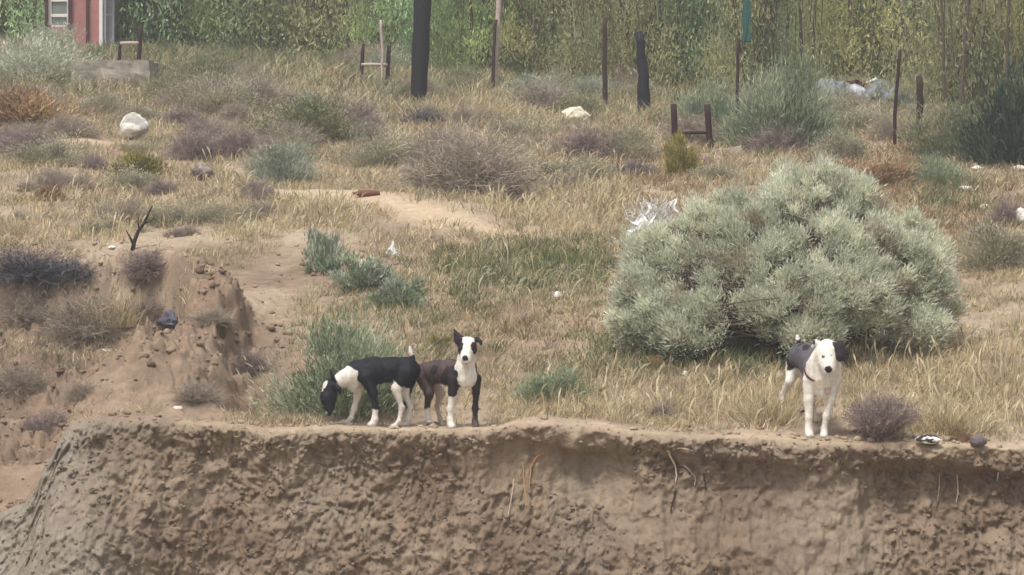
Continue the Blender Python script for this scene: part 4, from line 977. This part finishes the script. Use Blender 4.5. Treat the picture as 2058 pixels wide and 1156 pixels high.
# ------------------------------------------------------------------ roots hanging out of the bank
_pf = proj(Xf, Yf, Zf)
def facept(px, row, off=.015):
    d = (_pf[0]-px)**2+(_pf[1]-row)**2; d = np.where(T < .01, 1e9, d); i = np.unravel_index(np.argmin(d), d.shape)
    return P(px, row, Yf[i]-off)
def root_(pts, wid, c, label, group=None, name='root'):
    r = np.random.default_rng(int(pts[0][0])); q = np.array([facept(a, b) for a, b in pts]); q[0][1] += .04
    ts = np.linspace(0, 1, len(q)); tt = np.linspace(0, 1, 12); pp = np.stack([np.interp(tt, ts, q[:, i]) for i in range(3)], 1)
    pp[1:-1] = (pp[:-2]+pp[1:-1]*2+pp[2:])/4; o0 = pp[0].copy(); pp = pp-o0+r.normal(size=pp.shape)*.002
    V, Fc = capped([(pp, np.linspace(wid, wid*.45, 12))], 6)
    tag(obj(name, np_mesh(name, V, Fc, np.broadcast_to(c, (len(V), 3)), M_stone, True), None, tuple(o0)), label, 'root', group)
cp_, co_, cd_ = srgb(190, 170, 146), srgb(176, 128, 86), srgb(52, 40, 38)
root_([(1340, 896), (1345, 915), (1354, 930), (1360, 950), (1358, 972)], .011, cp_, 'thick pale root hanging from the bank below the grass, left of the curved one')
root_([(1358, 968), (1358, 990), (1352, 1010), (1348, 1030)], .010, cd_, 'dark root or crack continuing down from the thick pale root')
root_([(1362, 932), (1378, 936), (1390, 950), (1398, 962), (1396, 976)], .008, cp_, 'curved pale root arching to the right of the thick pale root')
root_([(1350, 908), (1365, 900), (1385, 904)], .007, cp_, 'short pale root running sideways above the curved pale root')
root_([(1414, 930), (1414, 955), (1420, 985)], .007, cd_, 'thin dark root right of the curved pale root')
root_([(1108, 908), (1085, 912), (1072, 925), (1066, 945), (1064, 975), (1068, 1000)], .008, co_, 'orange-brown root hooking down the bank below the right foot of the middle dog')
root_([(1048, 912), (1052, 945), (1054, 975), (1060, 1010)], .007, co_, 'straight orange-brown root left of the hooked one')
root_([(1034, 950), (1030, 990), (1020, 1040)], .006, cp_, 'long thin pale root left of the orange-brown roots')
root_([(1082, 1000), (1086, 1015), (1090, 1030)], .005, co_, 'tiny tan root below the orange-brown roots')
root_([(2004, 932), (2006, 948), (2005, 966)], .010, srgb(186, 190, 172), 'short pale root near the right edge below the dark round stone')
root_([(1890, 950), (1888, 980), (1884, 1010)], .006, cp_, 'thin pale root, left of a pair below the flat pied stone')
root_([(1924, 950), (1926, 985), (1922, 1012)], .006, cp_, 'thin pale root, right of a pair below the flat pied stone')
# ------------------------------------------------------------------ dogs: signed distance bodies meshed with surface nets
def surface_nets(Fv, org, h):
    s_ = Fv < 0; nx, ny, nz = Fv.shape
    cs = s_[:-1, :-1, :-1]; tot = np.zeros(cs.shape, np.int8)
    for a in (0, 1):
        for b in (0, 1):
            for c in (0, 1): tot += s_[a:nx-1+a, b:ny-1+b, c:nz-1+c]
    act = (tot > 0) & (tot < 8); ids = -np.ones(cs.shape, np.int64); I, J, K = np.nonzero(act); n = len(I); ids[I, J, K] = np.arange(n)
    acc = np.zeros((n, 3)); cnt = np.zeros(n); off = [(a, b, c) for a in (0, 1) for b in (0, 1) for c in (0, 1)]
    for p in off:
        for ax in range(3):
            if p[ax]: continue
            q = list(p); q[ax] = 1
            f0 = Fv[I+p[0], J+p[1], K+p[2]]; f1 = Fv[I+q[0], J+q[1], K+q[2]]; m = (f0 < 0) != (f1 < 0)
            t_ = np.where(m, f0/np.where(f0 == f1, 1, f0-f1), 0); pt = np.tile(np.array(p, float), (n, 1)); pt[:, ax] += t_
            acc[m] += pt[m]; cnt[m] += 1
    V = (np.stack([I, J, K], 1)+acc/cnt[:, None])*h+org; Q = []
    for ax in range(3):
        sl0 = [slice(None)]*3; sl1 = [slice(None)]*3; sl0[ax] = slice(0, -1); sl1[ax] = slice(1, None)
        A0 = s_[tuple(sl0)]; A1 = s_[tuple(sl1)]; E = np.argwhere(A0 != A1); b, c = [(1, 2), (2, 0), (0, 1)][ax]
        E = E[(E[:, b] > 0) & (E[:, c] > 0) & (E[:, b] < Fv.shape[b]-1) & (E[:, c] < Fv.shape[c]-1)]
        def g(db, dc): e = E.copy(); e[:, b] -= db; e[:, c] -= dc; return ids[e[:, 0], e[:, 1], e[:, 2]]
        q = np.stack([g(1, 1), g(0, 1), g(0, 0), g(1, 0)], 1); inside = A0[E[:, 0], E[:, 1], E[:, 2]]
        Q.append(np.where(inside[:, None], q, q[:, ::-1]))
    return V, np.concatenate(Q)
class Dog:
    def __init__(s, ox, oy, k, gy): s.ox, s.oy, s.k, s.gy = ox, oy, k, gy; s.B = []; s.patch = []
    def w(s, cx, cy, Y): return P(s.ox+cx/s.k, s.oy+cy/s.k, s.gy+Y)
    def m(s, r_, Y=0): return r_/s.k*mpp(s.gy+Y)
    def chain(s, pts, col, k=.02, paw=False):
        """pts: (cx, cy, depth, radius)"""
        q = [(s.w(a, b, Y), s.m(r_, Y)*((.84 if 1 <= i_ else 1.) if paw else 1.)) for i_, (a, b, Y, r_) in enumerate(pts)]
        if paw:      # the last two points are the foot: stand it on the ground
            e = q[-1][0]; dz = ground(e[0], e[1])+q[-1][1]*.8-e[2]
            dz = np.clip(dz, -.06, .06)
            for i, f_ in ((-1, 1.), (-2, 1.), (-3, .6), (-4, .25)):
                if len(q) >= -i+1: q[i] = (q[i][0]+np.array([0, 0, dz*f_]), q[i][1])
            # toes
            a, b = q[-2][0], q[-1][0]; d = b-a; d[2] = 0; d /= max(np.linalg.norm(d), 1e-6); sd = np.array([-d[1], d[0], 0]); rr_ = q[-1][1]
            for t_ in (-1, 0, 1):
                s.B.append((b+sd*t_*rr_*.55-d*.2*rr_, b+sd*t_*rr_*.62+d*rr_*(.55 if t_ else .8)-np.array([0, 0, rr_*.25]), rr_*.5, rr_*.42, col, .006))
        for (a, ra), (b, rb) in zip(q[:-1], q[1:]): s.B.append((a, b, ra, rb, col, k))
        return q
    def blob(s, cx, cy, Y, r_, col): s.patch.append((s.w(cx, cy, Y), s.m(r_), np.asarray(col)))
    def build(s, h=.0058):
        P0 = np.array([np.minimum(b[0]-b[2], b[1]-b[3]) for b in s.B]).min(0)-.03; P1 = np.array([np.maximum(b[0]+b[2], b[1]+b[3]) for b in s.B]).max(0)+.03
        n = np.ceil((P1-P0)/h).astype(int)+1; Fv = np.full(n, .5, np.float32)
        for (a, b, ra, rb, col, k) in s.B:
            lo = np.minimum(a-ra, b-rb)-.05; hi = np.maximum(a+ra, b+rb)+.05
            i0 = np.maximum(((lo-P0)/h).astype(int), 0); i1 = np.minimum(((hi-P0)/h).astype(int)+2, n)
            g = [P0[i]+h*np.arange(i0[i], i1[i]) for i in range(3)]
            G = np.stack(np.meshgrid(*g, indexing='ij'), -1); ba = b-a; t_ = np.clip(((G-a)@ba)/max(ba@ba, 1e-9), 0, 1)
            d = np.linalg.norm(G-a-t_[..., None]*ba, axis=-1)-(ra+(rb-ra)*t_)
            sl = tuple(slice(i0[i], i1[i]) for i in range(3)); F0 = Fv[sl]
            hh = np.clip(.5+.5*(F0-d)/k, 0, 1); Fv[sl] = F0*(1-hh)+d*hh-k*hh*(1-hh)
        V, Q = surface_nets(Fv, P0, h)
        D = []; 
        for (a, b, ra, rb, col, k) in s.B:
            ba = b-a; t_ = np.clip(((V-a)@ba)/max(ba@ba, 1e-9), 0, 1); D.append(np.linalg.norm(V-a-t_[:, None]*ba, axis=1)-(ra+(rb-ra)*t_))
        D = np.array(D); C = np.array([b[4] for b in s.B])[np.argmin(D, 0)]
        wv = .016*fbm(V[:, 0]*26, V[:, 1]*26, V[:, 2]*26, seed=5, oct=3, gain=.75)
        for (c, r_, col) in s.patch:
            mk = np.linalg.norm(V-c, axis=1)+wv*.8 < r_; C[mk] = col
        V0 = V; N_ = np.zeros_like(V); q0, q1, q2, q3 = (V[Q[:, i]] for i in range(4)); fn = np.cross(q2-q0, q3-q1)
        for i in range(4): np.add.at(N_, Q[:, i], fn)
        N_ = unit(N_); s.N = N_
        V = V+N_*(.0035*fbm(V[:, 0]*16, V[:, 1]*16, V[:, 2]*16, seed=8, oct=2)+.0012*fbm(V[:, 0]*60, V[:, 1]*60, V[:, 2]*60, seed=9, oct=2))[:, None]
        # brindle streaks on the brown coat, dust on the feet
        br = (np.abs(C-K_BR).sum(1) < 1e-4)|(np.abs(C-K_BR2).sum(1) < 1e-4)
        stp = fbm(V[:, 0]*70, V[:, 1]*30, V[:, 2]*16, seed=10, oct=2)
        C = np.where(br[:, None], C*(1+.55*stp[:, None]), C*(1+.16*stp[:, None])*(1-.12*np.maximum(0, fbm(V[:, 0]*9, V[:, 1]*9, V[:, 2]*9, seed=12, oct=2))[:, None]))
        gz_ = hfun(V[:, 0], V[:, 1], False); du = np.exp(-np.maximum(V[:, 2]-gz_, 0)/.035)[:, None]*.45; C = C*(1-du)+srgb(168, 148, 124)*du
        # fur: tiny streaky relief
        return V, Q, C
def ring(c, axis, rad, wd, th, name, m_, parent, sq=(1, 1)):
    axis = Vector(axis).normalized(); M_ = axis.to_track_quat('Z', 'Y').to_matrix(); k = 28
    V = []; 
    for i in range(k):
        a = 2*math.pi*i/k
        for (dr, dz_) in ((0, -wd/2), (th, -wd/2), (th, wd/2), (0, wd/2)): V.append(M_@Vector(((rad+dr)*math.cos(a)*sq[0], (rad+dr)*math.sin(a)*sq[1], dz_)))
    Fc = np.array([[i*4+j, i*4+(j+1) % 4, ((i+1) % k)*4+(j+1) % 4, ((i+1) % k)*4+j] for i in range(k) for j in range(4)])
    o = obj(name, np_mesh(name, np.array([v_[:] for v_ in V]), Fc, None, m_, False), parent); o.location = c; return o
K_BL = srgb(22, 24, 34); K_BR = srgb(80, 66, 64); K_BR2 = srgb(44, 35, 40); K_W = srgb(228, 222, 210); K_P = srgb(206, 184, 170); K_NOSE = srgb(28, 24, 32)
def finish(d, name, label):
    V, Q, C = d.build(); c0 = V.mean(0); c0[2] = V[:, 2].min()
    root = empty('dog', tuple(c0))
    obj('body', np_mesh(name, V-c0, Q, C, M_coat, True), root)
    r = np.random.default_rng(len(V)); n = 26000; i = r.integers(0, len(V), n); nn = d.N[i]
    hd = unit(nn*.42+np.array([0, .0, -.75])+r.normal(size=(n, 3))*.28); hd = unit(hd-nn*np.minimum(0, (hd*nn).sum(1)-.12)[:, None])
    fb = blades(V[i]-c0+r.normal(size=(n, 3))*.002-nn*.001, hd, r.uniform(.006, .016, n), r.uniform(.0012, .0026, n), C[i]*r.uniform(.75, 1.3, (n, 1)), .2, 1, r)
    obj('fur', np_mesh('fur', fb[0], fb[1], fb[2], M_coat), root)
    tag(root, label, 'dog'); return root, c0
def eye(root, c0, p, r_):
    V, Fc = ICO1[0]*r_, ICO1[1]; obj('eye', np_mesh('eye', V, Fc, None, M_eye, True), root, tuple(p-c0))
M_eye = mat_simple('eye_dark', srgb(20, 14, 14), .15, .05, 5, spec=.6)
M_colpink = mat_simple('pink_collar', srgb(176, 136, 150), .7, .1, 9); M_colred = mat_simple('dark_red_collar', srgb(96, 34, 40), .6, .1, 9)
GA = .12
# dog that sniffs the ground (left)
a = Dog(600, 630, 4.625, GA)
a.chain([(545, 535, .06, 98), (690, 535, .07, 122), (860, 520, .08, 108), (1010, 505, .1, 92), (1060, 530, .11, 72)], K_BL, .03)
a.chain([(535, 545, .05, 88), (430, 600, .03, 68), (355, 640, .02, 58)], K_W, .03)
a.chain([(520, 570, .06, 85), (510, 660, .06, 62)], K_W, .03)
a.chain([(295, 680, .0, 72), (278, 780, -.02, 70), (285, 865, -.03, 46), (280, 920, -.03, 32)], K_BL, .02)
a.chain([(330, 640, -.03, 24), (315, 590, -.045, 20), (298, 528, -.05, 8)], K_BL, .008)
a.chain([(335, 665, -.05, 22), (375, 700, -.06, 20), (385, 745, -.06, 9)], K_BL, .008)
a.chain([(630, 590, .0, 72), (695, 740, -.01, 46), (715, 870, -.01, 32), (707, 975, -.01, 30), (692, 1012, -.01, 32), (672, 1018, -.015, 30)], K_BL, .02, True)
a.chain([(570, 620, .12, 58), (545, 765, .13, 36), (515, 880, .13, 26), (490, 960, .13, 23), (455, 1000, .13, 25), (430, 1008, .13, 22)], K_W, .015, True)
a.chain([(1000, 560, .04, 80), (905, 690, .03, 46), (958, 865, .05, 24), (935, 985, .05, 20), (895, 1025, .05, 23), (868, 1030, .05, 20)], K_W, .02, True)
a.chain([(1040, 560, .16, 70), (985, 720, .17, 42), (1040, 860, .17, 23), (1022, 975, .17, 20), (1008, 1010, .17, 22), (985, 1014, .17, 20)], K_W, .02, True)
a.chain([(1060, 470, .12, 26), (1062, 410, .13, 16), (1040, 360, .13, 14), (1036, 315, .13, 12)], K_BL, .015)
for (cx, cy, Y, r_, c) in [(1040, 345, .13, 48, K_W), (990, 575, .04, 118, K_BL), (1040, 590, .16, 110, K_BL), (700, 960, -.01, 72, K_W), (690, 1010, -.01, 60, K_W), (225, 655, -.04, 42, K_W), (215, 700, -.03, 28, K_W), (255, 925, -.04, 26, srgb(150, 146, 150)), (282, 945, -.05, 14, K_NOSE), (420, 520, .06, 38, K_BL), (475, 470, .08, 52, K_BL)]: a.blob(cx, cy, Y, r_, c)
ra, c0 = finish(a, 'dog_body', 'black dog with white neck and feet, sniffing the ground with its head down')
pa, pb = a.w(350, 640, .02), a.w(430, 600, .03); ring(a.w(345, 642, .02)-c0, pa-pb, a.m(61), .022, .006, 'collar', M_colpink, ra)
eye(ra, c0, a.w(232, 800, -.075), .007)
# dog that looks at the camera (middle)
b = Dog(600, 630, 4.625, GA)
b.chain([(1545, 565, .03, 98), (1420, 550, .12, 115), (1280, 540, .22, 100), (1165, 555, .3, 92)], K_BR, .03)
b.chain([(1560, 600, .0, 92), (1555, 520, .0, 92), (1562, 420, -.01, 76), (1572, 350, -.02, 68)], K_W, .03)
b.chain([(1572, 300, -.03, 84), (1572, 330, -.06, 80)], K_W, .02)
b.chain([(1530, 345, -.05, 40), (1612, 345, -.05, 40)], K_W, .02)
b.chain([(1568, 345, -.07, 58), (1552, 410, -.15, 44), (1550, 425, -.17, 38)], K_W, .02)
b.chain([(1562, 400, -.05, 48), (1556, 465, -.12, 34)], K_W, .015)
b.chain([(1528, 262, -.02, 36), (1500, 235, -.02, 34), (1468, 195, -.02, 22), (1446, 148, -.02, 7)], K_BR2, .012)
b.chain([(1500, 290, -.02, 28), (1470, 250, -.02, 24), (1450, 180, -.02, 9)], K_BR2, .012)
b.chain([(1622, 262, -.02, 26), (1662, 240, -.03, 20), (1690, 262, -.06, 17), (1700, 292, -.075, 8)], K_BR2, .01)
b.chain([(1455, 600, .03, 70), (1430, 745, .02, 42), (1414, 880, .02, 32), (1412, 985, .02, 29), (1416, 1022, .01, 33), (1424, 1034, -.03, 31)], K_W, .02, True)
b.chain([(1645, 610, .03, 55), (1652, 740, .02, 35), (1642, 880, .02, 28), (1638, 985, .02, 26), (1642, 1012, .01, 29), (1648, 1022, -.025, 27)], K_BR2, .02, True)
b.chain([(1165, 590, .26, 80), (1215, 740, .22, 50), (1195, 870, .28, 25), (1206, 975, .26, 22), (1212, 1012, .25, 26), (1220, 1020, .21, 24)], K_BR, .02, True)
b.chain([(1225, 600, .36, 62), (1318, 735, .33, 42), (1288, 865, .4, 22), (1316, 970, .38, 19), (1328, 1010, .37, 23), (1336, 1016, .33, 21)], K_P, .02, True)
b.chain([(1100, 525, .34, 30), (1052, 650, .36, 27), (1010, 780, .36, 22), (975, 860, .36, 14), (962, 885, .36, 8)], K_BR2, .02)
for (cx, cy, Y, r_, c) in [(1225, 600, .36, 95, K_BR), (1430, 690, .0, 80, K_BR2), (1400, 620, .05, 90, K_BR2), (1440, 560, .06, 70, K_BR2), (1440, 640, .0, 62, K_BR2), (1404, 565, -.06, 78, K_BR2), (1400, 560, .0, 78, K_BR2), (1432, 620, -.03, 48, K_BR2), (1492, 322, -.08, 58, K_BR2), (1500, 275, -.04, 48, K_BR2), (1628, 322, -.08, 56, K_BR2), (1650, 270, -.03, 38, K_BR2), (1546, 412, -.2, 33, K_NOSE), (1650, 500, .0, 52, K_BR2), (1690, 600, .03, 52, K_BR2), (1556, 462, -.16, 22, srgb(120, 108, 92)),
        (1206, 950, .26, 72, K_W), (1215, 1015, .25, 60, K_W), (968, 872, .36, 24, K_W), (1240, 520, .1, 60, K_BR2), (1330, 470, .08, 40, srgb(84, 72, 72))]: b.blob(cx, cy, Y, r_, c)
rb_, c0 = finish(b, 'dog_body', 'brindle dog with a white face and one upright ear, looking straight at the camera')
eye(rb_, c0, b.w(1508, 322, -.112), .009); eye(rb_, c0, b.w(1612, 325, -.118), .009)
# white dog (right)
c = Dog(1520, 640, 4.446, .14)
c.chain([(585, 545, .03, 128), (600, 640, .03, 84)], K_W, .03)
c.chain([(560, 520, .08, 120), (475, 345, .3, 122), (405, 335, .47, 104), (350, 370, .58, 86)], srgb(92, 88, 94), .03)
c.chain([(560, 480, .02, 118), (595, 370, -.02, 98)], K_W, .03)
c.chain([(632, 272, -.06, 86), (628, 330, -.1, 82), (634, 395, -.14, 70), (642, 440, -.17, 60)], K_W, .025)
c.chain([(598, 292, -.07, 66), (675, 292, -.07, 68)], K_W, .03)
c.chain([(672, 360, -.06, 64), (700, 430, .0, 52), (715, 520, .03, 46)], K_W, .03)
c.chain([(560, 330, -.05, 56), (520, 420, .0, 70)], K_W, .03)
c.chain([(700, 240, -.10, 26), (760, 246, -.125, 30), (790, 300, -.13, 28), (780, 360, -.13, 20)], K_BR2, .01)
c.chain([(732, 262, -.12, 30), (736, 330, -.135, 28), (742, 368, -.135, 18)], K_BR2, .01)
c.chain([(760, 280, -.125, 32), (765, 340, -.13, 26)], K_BR2, .01)
c.chain([(575, 232, -.03, 26), (535, 215, -.02, 22), (505, 250, .0, 13)], K_W, .012)
c.chain([(485, 560, .03, 68), (468, 720, .02, 48), (468, 880, .02, 36), (468, 980, .02, 32), (472, 1018, .01, 38), (476, 1034, -.03, 36)], K_W, .02, True)
c.chain([(695, 560, .03, 58), (672, 720, .02, 40), (625, 870, .02, 31), (606, 980, .02, 28), (604, 1022, .01, 33), (602, 1036, -.03, 31)], K_W, .02, True)
c.chain([(350, 410, .56, 84), (300, 560, .5, 46), (240, 690, .58, 26), (228, 850, .56, 19), (222, 925, .55, 22), (205, 945, .52, 21)], K_W, .02, True)
c.chain([(420, 440, .5, 70), (490, 660, .42, 40), (508, 800, .5, 22), (528, 920, .48, 19), (536, 958, .47, 22), (544, 968, .44, 20)], K_P, .02, True)
c.chain([(375, 320, .62, 26), (385, 240, .66, 18), (372, 190, .67, 16), (366, 158, .67, 16)], K_BR2, .02)
for (cx, cy, Y, r_, cc) in [(366, 160, .66, 36, K_W), (742, 285, -.09, 44, K_BR2), (480, 215, .15, 36, K_W), (430, 300, .3, 44, srgb(120, 114, 116)), (400, 240, .4, 40, srgb(60, 54, 60)), (335, 380, .53, 70, K_BR2), (300, 430, .5, 40, K_BR2), (470, 540, .0, 150, K_W), (420, 440, .5, 60, srgb(92, 88, 94)), (520, 215, -.02, 24, K_BR2), (597, 343, -.175, 17, srgb(84, 78, 74)), (668, 336, -.17, 14, srgb(110, 102, 96)), (648, 464, -.232, 44, K_NOSE), (636, 518, -.2, 22, srgb(96, 84, 84)), (640, 650, -.04, 40, K_P), (440, 250, .22, 40, K_BR2)]: c.blob(cx, cy, Y, r_, cc)
rc, c0 = finish(c, 'dog_body', 'mostly white dog with one dark brown ear, standing at the bank edge with lowered head')
ring(c.w(555, 470, .01)-c0, c.w(560, 480, .02)-c.w(595, 340, -.12), c.m(122), .018, .006, 'collar', M_colred, rc)
eye(rc, c0, c.w(600, 342, -.168), .007)
# ------------------------------------------------------------------ dusty air
bm = bmesh.new(); r_ = bmesh.ops.create_cube(bm, size=1.0)
for v_ in bm.verts: v_.co = (v_.co.x*640, 90+v_.co.y*320, 12+v_.co.z*32)
hm = bpy.data.materials.new('air'); hm.use_nodes = True; hn = hm.node_tree; hn.nodes.clear()
ho = hn.nodes.new('ShaderNodeOutputMaterial'); hv = hn.nodes.new('ShaderNodeVolumePrincipled')
hv.inputs['Color'].default_value = (.84, .82, .77, 1); hv.inputs['Density'].default_value = .0030; hv.inputs['Anisotropy'].default_value = .3
hn.links.new(hv.outputs[0], ho.inputs['Volume'])
tag(bm_obj('haze', bm, hm), 'thin dusty air between the camera and the trees', 'haze', None, 'stuff')
